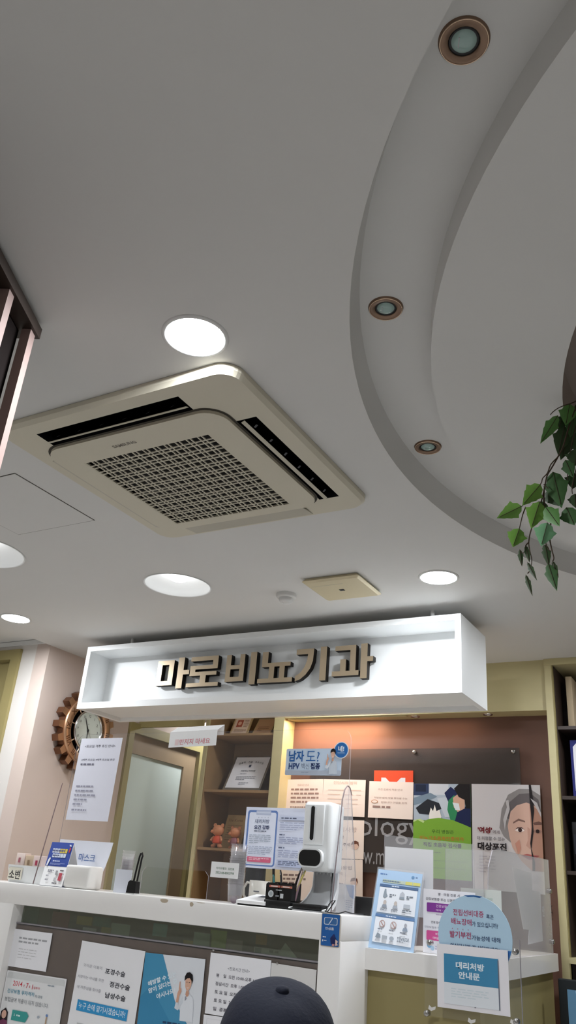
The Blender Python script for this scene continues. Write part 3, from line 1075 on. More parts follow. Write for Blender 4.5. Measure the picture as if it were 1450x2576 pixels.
# framed board with sideways letters, standing before the bookcase
p0 = at(1404, 2461, 4.40)
fb = thing('framed_board', 'dark framed board with a blue panel and sideways white letters', 'board', (p0.x + 0.3, 4.42, 0))
MB().rbox((p0.x, 4.40, 0), (p0.x + 0.62, 4.44, p0.z), (26, 30, 32), 0.005).build('frame', fb)
s = Sheet((p0.x + 0.04, 4.3985, p0.z - 0.04), (0.54, 0, 0), (0, 0, -(p0.z - 0.14)), (96, 138, 168), 0.001)
s.b.text('Membe', (p0.x + 0.115, 4.3980, p0.z - 0.04 - 0.13), (0, 0, -1), (1, 0, 0), 0.075, (216, 226, 236), 0.02, width=0.26)
s.b.build('panel', fb)

# ================================================================== NOTICE WALL: acrylic name plate, papers, posters
YP = YN - 0.030
np_ = thing('acrylic_plate', 'smoky acrylic name plate with grey latin letters on the brown wall', 'sign', (-1.9, YN - 0.02, 1.25))
pr = at(1307, 1881, YP)
MB().box((-2.60, YP, 1.30), (pr.x, YP + 0.006, pr.z), 'acrylic_grey').build('plate', np_)
b = MB()
b.text('urology', at(948, 2085, YP - 0.001), (1, 0, 0), (0, 0, 1), 0.165, (150, 150, 152), 0.0, align='c', width=0.58)
b.build('lettering', np_)
b = MB()
b.text('www.m', at(918, 2158, YP - 0.001), (1, 0, 0), (0, 0, 1), 0.065, (150, 150, 152), 0.0, align='c', width=0.26)
b.build('address_letters', np_)
MB().text('o', at(1089, 2183, YP - 0.001), (1, 0, 0), (0, 0, 1), 0.05, (170, 170, 172), 0.01).build('address_letters', np_)
p0, p1 = at(942, 1938, YP - 0.004), at(1040, 1939, YP - 0.004)
b = MB().box((p0.x, YP - 0.004, p0.z - (p1.x - p0.x)), (p1.x, YP - 0.0005, p0.z), (226, 84, 52))
b.text('M', ((p0.x + p1.x) / 2, YP - 0.0046, p0.z - 0.108), (1, 0, 0), (0, 0, 1), 0.13, (225, 225, 228), 0.02, width=0.16)
b.build('red_emblem', np_)
for (px, py) in ((1044, 1892), (1293, 1891)):
    c = at(px, py, YP)
    MB().lathe((c.x, YP, c.z), [(0.0, 0.012), (0.010, 0.012), (0.0115, 0.009), (0.0115, -0.0295)], 'steel', 20, axis=(0, -1, 0)).build('standoff', np_)
YS_ = YP - 0.006                # papers taped onto the plate


def wall_paper(TL, TR, BL, label, rows, title=None, cat='paper sheet', m='paper_warm_lit', Y=YS_, group=None):
    s = px_sheet(TL, TR, BL, Y, m, 0.0006)
    if title:
        s.text(*title)
    for r_ in rows:
        s.lines(*r_)
    return s


s = wall_paper((715, 1961), (814, 1960), (710, 2050), '', [(.2, .26, .9, .72, 4, (160, 130, 120), .45, 3, .10), (.2, .76, .6, .9, 2, (150, 120, 112), .45, 4, .06)])
s.text('진료시간 안내', .5, .16, .06, (176, 150, 138))
s.done('notice_sheet', 'handwritten hours notice, upper sheet nearest the display cabinet', 'paper sheet', 'papers on the notice wall')
s = wall_paper((815, 1960), (921, 1962), (812, 2051), '', [(.12, .28, .9, .9, 5, (222, 198, 184), .2, 6, .3)])
s.text('진단서의 범위', .52, .09, .09, (196, 166, 150), width=.55)
s.done('notice_sheet', 'notice sheet with one title line and faint rows above the dispenser side', 'paper sheet', 'papers on the notice wall')
s = wall_paper((930, 1965), (1041, 1968), (924, 2056), '', [])
s.text('초진 진료비 적용 안내', .48, .22, .055, (176, 150, 140), width=.55)
s.text('처방전 없이 약을 받으실 수는', .5, .45, .05, (156, 130, 122), width=.75)
s.text('없습니다 구입을 원하', .58, .57, .05, (160, 134, 126), width=.58)
s.lines(.1, .67, .92, .78, 1, (156, 130, 122), .5, 8, .12)
s.oval(.14, .56, .075, .05, (196, 140, 100))
s.oval(.14, .56, .06, .036, 'paper_warm_lit')
s.done('notice_sheet', 'notice sheet with one circled word, overlapping the red emblem', 'paper sheet', 'papers on the notice wall')


def face_icon(s, u, v, k):
    s.oval(u, v, .075 * k, .10 * k, (222, 190, 172))
    s.poly([(u - .08 * k, v - .02), (u - .06 * k, v - .10 * k), (u, v - .13 * k), (u + .07 * k, v - .10 * k), (u + .085 * k, v + .03), (u + .04 * k, v - .05 * k)], (110, 72, 58))


s = wall_paper((800, 2062), (917, 2064), (797, 2157), '', [])
s.text('공지사항', .60, .25, .13, (178, 158, 152), width=.5)
s.text('서명', .52, .45, .09, (120, 100, 98), .01)
s.text('처방해 주세요', .55, .64, .09, (110, 92, 90), .01, width=.5)
s.lines(.45, .76, .7, .84, 1, (140, 120, 116))
face_icon(s, .82, .66, 1)
s.done('notice_sheet', 'notice sheet with a small face drawing, upper of two behind the arched acrylic wing', 'paper sheet', 'papers on the notice wall')
s = wall_paper((797, 2161), (913, 2163), (793, 2255), '', [])
s.text('복용법', .62, .22, .10, (122, 102, 100), .01, width=.3)
s.text('금지', .52, .38, .09, (130, 110, 106), .01)
s.lines(.4, .62, .8, .72, 1, (140, 120, 116))
face_icon(s, .82, .6, 1)
s.done('notice_sheet', 'notice sheet with a small face drawing, lower of two behind the arched acrylic wing', 'paper sheet', 'papers on the notice wall')
s = wall_paper((696, 2170), (790, 2172), (690, 2262), '', [(.2, .3, .8, .62, 3, (130, 108, 102), .5, 12, .12)])
s.done('notice_sheet', 'notice sheet low on the brown wall behind the pen box', 'paper sheet', 'papers on the notice wall')

# green ultrasound poster
s = px_sheet((1042, 1971), (1184, 1973), (1040, 2206), YS_, (124, 172, 60), 0.0012)
s.rect(0, 0, 1, .40, (176, 190, 204))
s.rect(.28, 0, .62, .12, (206, 212, 220))
s.rect(0, 0, .27, .13, (50, 64, 96))
s.rect(.03, .01, .22, .09, (32, 42, 64))
s.poly([(.0, .16), (.14, .13), (.30, .10), (.42, .14), (.22, .20), (.0, .24)], (120, 140, 158))
s.poly([(.04, .27), (.25, .17), (.46, .21), (.50, .27), (.30, .34), (.10, .33)], (40, 44, 52))
s.poly([(.42, .16), (.62, .14), (.72, .36), (.56, .36)], (196, 206, 216))
s.poly([(.55, .10), (.66, .03), (.80, .10), (.76, .22), (.62, .20)], (34, 44, 84))
s.poly([(.62, .18), (.72, .12), (.82, .22), (.84, .40), (.66, .40), (.60, .28)], (52, 138, 92))
s.poly([(.78, .28), (.92, .24), (1, .26), (1, .46), (.72, .42)], (30, 40, 78))
s.poly([(.70, .15), (.80, .10), (.90, .15), (.90, .26), (.78, .30), (.71, .25)], (214, 172, 150))
s.poly([(.69, .20), (.80, .21), (.82, .28), (.74, .28)], (226, 236, 240))
s.poly([(.72, .05), (.80, .0), (1, .0), (1, .26), (.92, .26), (.90, .17), (.80, .14)], (30, 27, 29))
s.poly([(.28, .34), (.31, .26), (.35, .30), (.38, .23), (.41, .30), (.46, .28), (.50, .36), (.40, .42), (.28, .40)], (236, 234, 228))
pts = [(0, .42), (.08, .40), (.18, .43)]
pts += [(.18 + .10 * t, .43 - .045 * math.sin(t * 1.5)) for t in (.3, .6, 1)]
pts += [(.45, .37), (.7, .39), (.9, .435), (1, .46), (1, 1), (0, 1)]
s.poly(pts, (124, 172, 60))
s.poly([(0, .405), (.12, .385), (.2, .41), (.18, .43), (.08, .40), (0, .425)], (190, 214, 150))
s.text('우리 병원은', .52, .515, .040, (56, 88, 40), width=.38)
s.text('비뇨기초음파인증의가', .50, .585, .042, (196, 110, 52), .01, width=.76)
s.text('직접 초음파 검사를', .51, .655, .046, (26, 40, 20), .03, width=.66)
s.lines(.3, .73, .7, .75, 1, (84, 120, 52))
s.rect(.36, .815, .92, .819, (96, 132, 60))
s.rect(.36, .89, .92, .894, (96, 132, 60))
s.done('poster', 'green poster with a doctor at an ultrasound machine on the notice wall', 'poster')

# grey poster with a woman's portrait
s = px_sheet((1187, 1972), (1359, 1975), (1190, 2236), YS_ - 0.002, (206, 203, 205), 0.0012)
s.poly([(.40, .42), (.44, .24), (.54, .10), (.70, .04), (.86, .04), (1, .10), (1, .60), (.9, .7), (.55, .55), (.46, .50)], (142, 138, 138))
s.poly([(.50, .32), (.56, .17), (.70, .09), (.86, .08), (.97, .14), (1, .26), (.9, .2), (.66, .2), (.56, .34)], (104, 98, 100))
s.poly([(.52, .40), (.57, .26), (.66, .20), (.80, .17), (.92, .20), (1, .30), (1, .80), (.84, .80), (.70, .72), (.58, .60), (.54, .50)], (208, 172, 156))
s.poly([(.84, .18), (1, .26), (1, .80), (.86, .80)], (178, 136, 118))
s.poly([(.60, .36), (.68, .325), (.77, .345), (.77, .36), (.68, .345), (.60, .375)], (128, 100, 92))
s.poly([(.88, .36), (.96, .345), (1, .355), (1, .375), (.90, .38)], (110, 80, 72))
s.oval(.69, .432, .065, .018, (240, 226, 220))
s.oval(.695, .432, .028, .020, (60, 40, 38))
s.poly([(.615, .435), (.66, .408), (.72, .406), (.765, .43), (.72, .416), (.66, .418)], (70, 48, 46))
s.oval(.94, .438, .055, .018, (150, 116, 104))
s.oval(.94, .438, .026, .018, (44, 28, 28))
s.poly([(.80, .40), (.80, .52), (.77, .575), (.82, .60), (.86, .58), (.84, .42)], (190, 150, 134))
s.poly([(.62, .56), (.68, .52), (.70, .60), (.66, .66)], (196, 142, 124))
s.poly([(.70, .665), (.78, .65), (.84, .655), (.95, .66), (.88, .70), (.80, .70)], (170, 96, 92))
s.poly([(.70, .668), (.82, .672), (.95, .662), (.82, .68)], (110, 58, 58))
s.poly([(.845, 0), (.875, 0), (.90, .16), (.905, .25), (.88, .36), (.885, .44), (.845, .60), (.885, .72), (.88, .80), (.845, .80), (.85, .70), (.83, .55), (.865, .40), (.86, .28), (.85, .18)], (34, 28, 30))
s.poly([(.46, .34), (.52, .22), (.50, .16), (.545, .15), (.56, .24), (.50, .36), (.48, .44)], (190, 188, 190))
s.poly([(.86, .13), (.95, .17), (1, .27), (1, .31), (.93, .21)], (192, 188, 190))
s.text("'여성'", .19, .447, .062, (112, 26, 34), .04, width=.21)
s.text('에게', .355, .462, .034, (120, 110, 112), .01, width=.10)
s.text('더 위험할 수 있는', .275, .525, .036, (96, 92, 96), .01, width=.40)
s.text('대상포진', .29, .60, .074, (32, 26, 30), .04, width=.42)
s.lines(.10, .69, .33, .86, 6, (176, 172, 178), .35, 9, .12)
s.done('poster', 'grey poster with a split portrait of a woman on the notice wall', 'poster')

# ================================================================== RECEPTION COUNTER
YC, ZT = 3.12, 1.097            # face and top of the main counter
CX0, CX1 = -3.64, -1.504
ZF = 1.004                      # underside of the fascia
lp = at(35, 2275, YC).x         # inner edge of the left pillar
rp = at(803, 2360, YC).x        # inner edge of the right pillar
YBD = 3.165                     # face of the brown notice board
zbd = at(420, 2375, YBD).z      # its top edge
rc_ = thing('reception_counter', 'white glossy reception counter with a brown notice board front', 'counter', ((CX0 + CX1) / 2, 3.4, 0))
b = MB()
b.rbox((CX0, YC, ZF), (CX1, 3.56, ZT), 'white_gloss', 0.006)
b.rbox((CX0, YC, 0), (lp, 3.5, ZF + 0.004), 'white_gloss', 0.003)
b.rbox((rp, YC, 0), (CX1, 3.56, ZF + 0.004), 'white_gloss', 0.003)
sharp(b.build('shell', rc_), 40)
MB().box((lp - 0.002, YBD + 0.001, 0.05), (rp + 0.002, YBD + 0.02, zbd), 'board_brown').build('notice_board', rc_)
MB().box((lp, YBD - 0.004, 0.05), (rp, YBD - 0.0005, zbd + 0.004), 'film').build('board_cover', rc_)
MB().box((lp, YBD - 0.006, zbd + 0.0045), (rp, YBD + 0.03, zbd + 0.010), 'acrylic_edge').build('glass_ledge', rc_)
MB().box((lp, 3.188, zbd + 0.0105), (rp, 3.192, ZF - 0.001), 'strip_glass').build('glass_strip', rc_)
MB().box((lp, 3.44, 0.1), (rp, 3.46, ZF), (112, 110, 92)).build('inner_back', rc_)
MB().box((lp + 0.002, 3.20, zbd - 0.03), (rp - 0.002, 3.4395, zbd - 0.012), (92, 90, 76)).build('inner_shelf', rc_)
MB().box((CX0 + 0.02, 3.565, 0.72), (CX1 - 0.02, 4.20, 0.745), 'wood_light').build('work_desk', rc_)
MB().box((CX0 + 0.02, 4.17, 0.0), (CX1 - 0.02, 4.19, 0.719), 'olive_dark').build('desk_side', rc_)
rnd = random.Random(3)
for (px, py, w_, h_) in ((357, 2254, .040, .007), (414, 2265, .046, .020), (482, 2274, .022, .020), (505, 2271, .05, .004), (330, 2247, .03, .005)):
    c = at(px, py, YC - 0.0006)
    pts = []
    for i in range(9):
        a = 2 * math.pi * i / 9
        pts.append((c.x + w_ * .5 * math.cos(a) * rnd.uniform(.7, 1.1), YC - 0.0006, min(ZT - 0.005, c.z + h_ * .5 * math.sin(a) * rnd.uniform(.6, 1.1))))
    MB().add(pts, [tuple(range(9))], (186, 172, 152)).build('chip', rc_)

# coloured notes and cards on the inner face of the glass strip
notes = [(36, 92, 2276, 2330, (72, 116, 104), 'teal green folder'), (134, 171, 2292, 2333, (150, 74, 88), 'dark pink note'),
         (195, 231, 2303, 2325, (168, 150, 62), 'mustard note'), (209, 241, 2332, 2348, (182, 182, 178), 'white slip'),
         (237, 277, 2305, 2329, (92, 128, 112), 'grey green note'), (256, 279, 2331, 2351, (164, 152, 70), 'small ochre note'),
         (281, 325, 2321, 2351, (160, 176, 158), 'pale mint card'), (387, 419, 2322, 2354, (110, 166, 158), 'turquoise note'),
         (462, 486, 2364, 2383, (170, 152, 66), 'ochre tab'), (489, 530, 2344, 2386, (160, 180, 160), 'pale green card'),
         (531, 568, 2338, 2382, (160, 182, 84), 'lime note'), (571, 609, 2362, 2394, (160, 146, 140), 'greyish pink card'),
         (645, 671, 2350, 2375, (176, 132, 50), 'amber note'), (640, 706, 2381, 2409, (176, 182, 170), 'pale card with grey blocks')]
for (xa, xb, ya, yb, rgb, lab) in notes:
    p, q = at(xa, ya, 3.198), at(xb, yb, 3.198)
    q2 = at(xa, yb, 3.198)
    z1_ = min(p.z, ZF - 0.003)
    z0_ = max(q2.z, zbd + 0.002)
    s = Sheet((p.x, 3.198, z1_), (q.x - p.x, 0, 0), (0, 0, z0_ - z1_), rgb, 0.0008)
    if 'blocks' in lab:
        s.rect(.04, .1, .28, .8, (96, 122, 112))
        s.rect(.58, .2, .72, .5, (120, 124, 118))
        s.rect(.78, .2, .92, .5, (120, 124, 118))
    s.done('sticky_note', lab + ' behind the counter glass strip', 'note', 'notes behind the glass strip')
p = at(735, 2374, 3.20)
b = MB().prism([(p.x - .03, 3.199, p.z), (p.x + .035, 3.199, zbd + .004), (p.x - .07, 3.199, zbd + .004)], (0, 0.001, 0), (186, 196, 180))
tag(b.build('paper_slip'), 'pale three cornered paper slip behind the glass strip beside the end pillar', 'paper', 'notes behind the glass strip')

YF_ = YBD - 0.0055
# papers on the board front
s = px_sheet((36, 2336), (132, 2348), (24, 2430), YF_, 'paper', 0.0007)
s.lines(.18, .20, .9, .40, 2, (170, 170, 174), .45, 21, .1)
s.lines(.22, .50, .7, .8, 4, (206, 206, 208), .25, 22, .08)
s.done('notice_sheet', 'small white notice in the top corner of the counter front beside the pillar', 'paper sheet', 'papers on the counter front')

s = px_sheet((19, 2440), (168, 2463), (-12, 2650), YF_, (238, 238, 240), 0.0010)
s.rect(.02, .015, .985, .99, (214, 216, 216), 0.012)
s.rect(.02, .09, .985, .985, (232, 233, 234), 0.004)
s.text('2014', .22, .145, .062, (206, 62, 74), .01, width=.16)
s.text('년', .33, .155, .03, (206, 62, 74))
s.text('7', .385, .15, .062, (206, 62, 74), .02)
s.text('월', .425, .158, .03, (206, 62, 74))
s.text('1', .475, .155, .058, (206, 62, 74), .02)
s.text('일부터', .545, .162, .032, (206, 62, 74), width=.1)
s.text('건강보험 무자격자', .30, .243, .052, (78, 148, 172), .01, width=.46)
s.text('에 대해', .60, .258, .036, (110, 130, 140), width=.12)
s.text('보험급여 적용이 되지 않습니다.', .42, .345, .055, (128, 132, 136), .0, width=.74)
s.lines(.72, .10, .88, .125, 1, (150, 160, 170), .6, 5, .04)
s.poly([(.03, .50), (.10, .45), (.15, .50), (.16, .62), (.03, .62)], (40, 30, 34))
s.oval(.09, .53, .04, .05, (222, 178, 158))
s.poly([(.03, .62), (.09, .585), (.16, .60), (.19, .72), (.02, .72)], (120, 62, 92))
s.poly([(.22, .46), (.46, .46), (.50, .50), (.46, .58), (.22, .58)], (64, 158, 152))
s.text('S', .265, .515, .03, (232, 240, 240), .02)
s.lines(.30, .505, .42, .53, 1, (212, 236, 234), .8, 7, .03)
s.oval(.79, .455, .018, .016, (110, 140, 190))
s.rect(.78, .47, .80, .56, (190, 160, 130))
s.oval(.66, .49, .018, .016, (170, 180, 190))
s.lines(.06, .76, .92, .94, 4, (180, 182, 186), .4, 9, .08)
s.done('poster', 'pale rounded insurance poster with red 2014 headline low on the counter front', 'poster', 'papers on the counter front')

s = px_sheet((207, 2366), (366, 2393), (186, 2640), YF_, (240, 240, 243), 0.0010)
s.text('귀여운 아들의', .24, .225, .030, (166, 166, 172), width=.30)
s.text('포경수술', .60, .242, .052, (52, 54, 62), .015, width=.31)
s.text('사랑하는 아내를 위한', .24, .335, .030, (166, 166, 172), width=.42)
s.text('정관수술', .70, .352, .052, (52, 54, 62), .015, width=.31)
s.text('내 자존심을 찾아줄', .24, .432, .030, (166, 166, 172), width=.38)
s.text('남성수술', .66, .455, .052, (52, 54, 62), .015, width=.31)
s.rect(.10, .545, .88, .645, (56, 150, 206))
s.text('누구 손에 맡기시겠습니까?', .49, .592, .060, (228, 240, 248), .01, width=.72)
s.lines(.15, .75, .8, .92, 4, (196, 196, 200), .3, 10, .1)
s.done('poster', 'white surgery poster with a blue handwritten banner on the counter front', 'poster', 'papers on the counter front')

s = px_sheet((367, 2396), (517, 2413), (342, 2600), YF_ - 0.0016, (226, 230, 236), 0.0012)
s.poly([(0, 0), (.30, 0), (.58, .55), (1, 1), (0, 1)], (74, 148, 186))
s.poly([(.0, .55), (.16, .40), (.72, 1), (.0, 1)], (64, 138, 178))
s.text('예방할 수 있는', .33, .30, .066, (232, 242, 248), .03, width=.48, rot=20)
s.text('암이 있다는 걸', .35, .385, .066, (232, 242, 248), .03, width=.48, rot=20)
s.text('아시나요?', .42, .47, .066, (232, 242, 248), .03, width=.32, rot=20)
s.lines(.42, .80, .72, .93, 3, (44, 74, 108), .6, 12, .06)
s.text('9', .70, .93, .09, (44, 62, 98), .04)


def man(s, u, v, k, shirt=(228, 232, 238)):
    """a half-length printed figure in a pale shirt with one finger raised"""
    q = lambda pts: [(u + a * k, v + c * k * s.W / s.H) for a, c in pts]
    s.poly(q([(-.16, 1.3), (-.20, .62), (-.12, .48), (.02, .40), (.20, .40), (.36, .50), (.42, .80), (.44, 1.3)]), shirt)
    s.poly(q([(-.20, .62), (-.12, .48), (-.08, .7), (-.28, .98), (-.46, .92), (-.40, .62), (-.30, .60), (-.30, .82)]), (214, 220, 228))
    s.poly(q([(-.42, .72), (-.38, .40), (-.30, .22), (-.22, .24), (-.20, .34), (-.28, .50), (-.30, .72)]), (214, 166, 142))
    s.poly(q([(-.34, .28), (-.33, .02), (-.29, .01), (-.265, .26)]), (214, 166, 142))
    s.poly(q([(.02, .30), (.16, .30), (.16, .44), (.08, .50), (.0, .43)]), (204, 156, 132))
    s.poly(q([(.04, .46), (.08, .56), (.0, .64), (.0, .50)]), (150, 150, 160))
    s.poly(q([(-.06, -.05), (-.02, -.16), (.10, -.20), (.22, -.14), (.24, .05), (.20, .20), (.10, .31), (.02, .27), (-.04, .16)]), (222, 178, 154))
    s.poly(q([(-.10, -.02), (-.10, -.18), (-.02, -.31), (.12, -.34), (.26, -.26), (.30, -.08), (.26, .06), (.23, -.06), (.14, -.14), (.02, -.12), (-.06, -.06)]), (28, 24, 26))
    for a in (-.005, .115):
        s.poly(q([(a, .0), (a + .06, -.005), (a + .06, .012), (a, .015)]), (60, 40, 36))
    s.poly(q([(.02, .165), (.09, .185), (.15, .155), (.10, .215)]), (240, 226, 222))


man(s, .74, .30, .34)
s.done('poster', 'blue and white vaccine poster with a man raising one finger on the counter front', 'poster', 'papers on the counter front')

s = px_sheet((531, 2396), (683, 2416), (516, 2549), YF_, 'paper', 0.0008)
s.text('<진료시간 안내>', .49, .225, .058, (112, 112, 122), width=.36)
rows = ['평    일  오전 10:00-오후 6:30', '점심시간  오후 1:00-2:00', '토 요 일  오전 10:00-2:00', '토 요 일  2째 4째 휴진', '일  공휴일  휴진']
for i, r_ in enumerate(rows):
    s.text(r_, .13, .36 + i * .135, .062, (96, 92, 102), .012, 'l', width=(.70, .60, .66, .58, .46)[i])
s.done('notice_sheet', 'white opening hours sheet on the counter front behind the navy cap', 'paper sheet', 'papers on the counter front')
s = px_sheet((684, 2422), (797, 2440), (672, 2560), YF_ - 0.0001, (226, 224, 222), 0.0006)
s.rect(.0, .0, 1, .30, (224, 222, 220))
s.done('notice_sheet', 'plain pale sheet on the counter front beside the end pillar', 'paper sheet', 'papers on the counter front')
s = px_sheet((513, 2552), (660, 2572), (500, 2700), YF_, 'paper', 0.0008)
s.rect(.06, .06, .94, .062, (200, 200, 204))
s.rect(.06, .06, .063, .9, (200, 200, 204))
s.done('notice_sheet', 'white sheet under the opening hours sheet on the counter front', 'paper sheet', 'papers on the counter front')
for (px, py) in ((537, 2390), (698, 2423)):
    c = at(px, py, YF_ - 0.003)
    MB().lathe((c.x, YF_ - 0.0018, c.z), [(0, .006), (.003, .005), (.005, .0)], 'steel', 12, axis=(0, -1, 0)).build('pin', rc_)

# blue card on the end pillar
p0, p1, p2 = at(811, 2297, YC), at(860, 2301, YC), at(810, 2380, YC)
s = Sheet((p0.x, YC - 0.0022, p0.z + .001), (p1.x - p0.x - .003, 0, 0), (0, 0, p2.z - p0.z), (186, 176, 160), 0.002, r=0.005)
s.rect(.03, .02, .97, .98, (40, 98, 168), 0.004)
ptsA = [(.16, .17), (.22, .13), (.42, .13), (.47, .17), (.36, .26), (.36, .33), (.22, .33), (.16, .29)]
ptsB = [(.84, .17), (.78, .13), (.62, .13), (.42, .33), (.78, .33), (.84, .29)]
for P in ([(.14, .12), (.86, .12), (.86, .345), (.14, .345)],):
    s.rect(.14, .12, .86, .345, (206, 214, 222), 0.006)
    s.rect(.175, .14, .825, .325, (64, 110, 164), 0.005)
s.poly([(.36, .345), (.42, .345), (.64, .12), (.58, .12)], (206, 214, 222))
s.poly([(.42, .345), (.46, .345), (.68, .12), (.64, .12)], (40, 98, 168))
s.text('안심홈', .46, .455, .085, (226, 232, 238), .02, width=.46)
s.lines(.12, .70, .46, .74, 1, (220, 228, 238), .9, 3, .1)
s.rect(.10, .80, .16, .86, (226, 232, 238), .002)
s.lines(.20, .81, .46, .85, 1, (220, 228, 238), .7, 4, .08)
s.poly([(.52, .74), (.62, .66), (.76, .66), (.82, .74), (.84, .90), (.72, .96), (.56, .90)], (36, 44, 92))
s.poly([(.62, .66), (.70, .60), (.76, .64), (.74, .70), (.64, .71)], (40, 50, 104))
s.poly([(.80, .76), (.94, .82), (.88, .88), (.95, .92), (.80, .96)], (222, 196, 186))
s.poly([(.66, .90), (.78, .92), (.72, .97), (.62, .96)], (206, 150, 146))
s.done('information_card', 'small blue card with a white looped logo on the white end pillar', 'card')

# ================================================================== LOWER COUNTER with the side return
LY, LZ0, LZ1 = 3.35, 0.908, 0.984
cxr = at(1221, 2474, LY).x
far = Vector((-1.046, 4.675, 0))
lc = thing('side_counter', 'lower white topped counter with olive panels returning to the back wall', 'counter', (-1.2, 3.9, 0))
poly = [(CX1 + .0005, LY), (cxr, LY), (far.x, far.y), (far.x - .42, far.y), (cxr - .42, 3.95), (CX1 + .0005, 3.95)]
b = MB().prism([(x, y, LZ0) for x, y in poly], (0, 0, LZ1 - LZ0), 'white_gloss')
b.build('worktop', lc)
i_ = .03
poly2 = [(CX1 + .0005, LY + i_), (cxr - i_, LY + i_), (far.x - i_, far.y), (far.x - .38, far.y), (cxr - .38, 3.9), (CX1 + .0005, 3.9)]
MB().prism([(x, y, 0) for x, y in poly2], (0, 0, LZ0 - .0005), 'olive_dark').build('base_panel', lc)

# ================================================================== CLEAR SCREEN ON THE COUNTER
YA = 3.352
ascr = thing('acrylic_screen', 'long clear acrylic screen with a low cut-out standing on the main counter', 'screen', (-2.5, YA, ZT))
xa = at(172, 1990, YA).x
pr_ = at(882, 1900, YA)
ztop = at(700, 1837, YA).z
zr = ztop
r_ = 0.05
c0x, c1x, cz_ = at(357, 2200, YA).x, at(525, 2200, YA).x, at(440, 2186, YA).z
L = [(xa, ZT + .001), (c0x, ZT + .001), (c0x, cz_ - .02), (c0x + .02, cz_), (c1x - .02, cz_), (c1x, cz_ - .02), (c1x, ZT + .001), (pr_.x, ZT + .001)]
L += [(pr_.x - r_ + r_ * math.cos(math.radians(a)), ztop - r_ + r_ * math.sin(math.radians(a))) for a in range(0, 91, 15)]
L += [(xa + r_ - r_ * math.sin(math.radians(a)), ztop - r_ + r_ * math.cos(math.radians(a))) for a in range(0, 91, 15)]
b = MB().prism([(x, YA, z) for x, z in L], (0, 0.004, 0), 'acrylic', side='acrylic_edge')
b.build('panel', ascr)


def wing(X, pts, name):
    P = [atx(px, py, X) for px, py in pts]
    MB().prism(P, (0.004, 0, 0), 'acrylic', side='acrylic_edge').build(name, ascr)
    return P


XW = at(832, 2100, 3.20).x + .008
wl = [(832, 2276), (841, 2190), (852, 2090), (860, 2010), (866, 1986), (873, 1976), (879, 1982), (883, 2000), (888, 2100), (893, 2200), (896, 2284)]
P = [atx(px, py, XW) for px, py in wl]
P[0].z = P[-1].z = ZT + .001
MB().prism(P, (0.005, 0, 0), 'acrylic_haze', side='acrylic_edge').build('side_wing', ascr)
MB().tube([p + Vector((0.0055, -.0005, 0)) for p in P[:8]], 0.0016, 'edge_line', 6).build('wing_edge', ascr)
q0, q1 = at(84, 2218, 3.150), at(157, 1970, YA - .004)
q0.z = ZT + .002
MB().tube([q0, q1], 0.0026, 'edge_line', 8).build('support_rod', ascr)
YN_ = YA - 0.0018
s = px_sheet((206, 1858), (309, 1856), (165, 2062), YN_, (226, 227, 238), 0.0007, square=False)
s.text('<토요일 격주 휴진 안내>', .49, .10, .034, (110, 110, 122), .008, width=.74)
s.text('2째주 토요일 4째주 토요일 휴진', .50, .268, .026, (96, 96, 112), .008, width=.80)
s.lines(.10, .315, .90, .345, 1, (120, 120, 136), .7, 31, .08)
for i, (v, e) in enumerate(((.585, .80), (.640, .88), (.692, .86), (.745, .86), (.800, .20), (.870, .5))):
    s.lines(.10, v, e + .3 * (e < .6), v + .035, 1, (158, 158, 174), .55, 40 + i, .07)
s.done('notice_sheet', 'tall white clinic closing notice taped on the clear screen below the clock', 'paper sheet')
# folded do-not-touch sign on top of the screen
p0, p1, p2 = at(428, 1849, YN_), at(547, 1842, YN_), at(424, 1888, YN_)
k_ = ztop + .002 - min(p0.z, p1.z)
for q_ in (p0, p1, p2):
    q_.z += k_
dt = thing('folded_sign', 'white folded sign with pink hangul on the clear screen beside the door', 'sign', (p0.x + .14, YA, p2.z))
s = Sheet(p0, p1 - p0, Vector((0, 0, p2.z - p0.z)), 'card_white', 0.001)
s.rect(.13, .50, .21, .88, (238, 214, 214))
s.text('만지지 마세요', .55, .68, .36, (214, 128, 138), .01, width=.64)
s.b.build('front', dt)
b = MB().obox(p0 + Vector((0, .0014, 0)), p1 - p0, (0, .055, .034), (0, 0, -.001), 'card_white')
b.build('top_flap', dt)
b = MB().obox(p0 + Vector((0, .0565, .0335)), p1 - p0, (0, 0, -.05), (0, .001, 0), 'card_white')
b.build('rear_flap', dt)
# vaccine sticker
p0, p1, p2 = at(722, 1884, YN_), at(861, 1886, YN_), at(717, 1950, YN_)
vs = thing('vaccine_sticker', 'pale blue vaccine sticker with a round blue badge on the clear screen', 'sticker', (p0.x + .14, YN_, p2.z))
s = Sheet(p0, Vector((p1.x - p0.x, 0, 0)), Vector((0, 0, p2.z - p0.z)), (196, 212, 230), 0.0008, r=0.006)
s.rect(.0, .82, 1, .97, (178, 186, 200))
s.text('남자', .19, .28, .42, (44, 96, 160), .03, width=.28)
s.text('도?', .49, .29, .40, (52, 102, 164), .0, width=.24)
s.text('HPV', .16, .66, .24, (40, 66, 116), .03, width=.20)
s.text('백신', .365, .66, .23, (90, 100, 124), -.005, width=.14)
s.text('접종', .545, .66, .24, (36, 52, 96), .035, width=.17)
man(s, .83, .20, .235, (196, 204, 214))
s.lines(.3, .88, .6, .93, 1, (150, 160, 176), .5, 3, .06)
s.b.build('label', vs)
c = at(859, 1887, YN_ - .002)
b = MB()
b.disc((c.x, YN_ - .0018, c.z), .037, (226, 232, 238), axis=(0, -1, 0))
b.disc((c.x, YN_ - .0022, c.z), .033, (44, 104, 170), axis=(0, -1, 0))
b.text('네!', (c.x, YN_ - .0026, c.z + .006), (1, 0, 0), (0, 0, 1), .026, (236, 242, 248), .03)
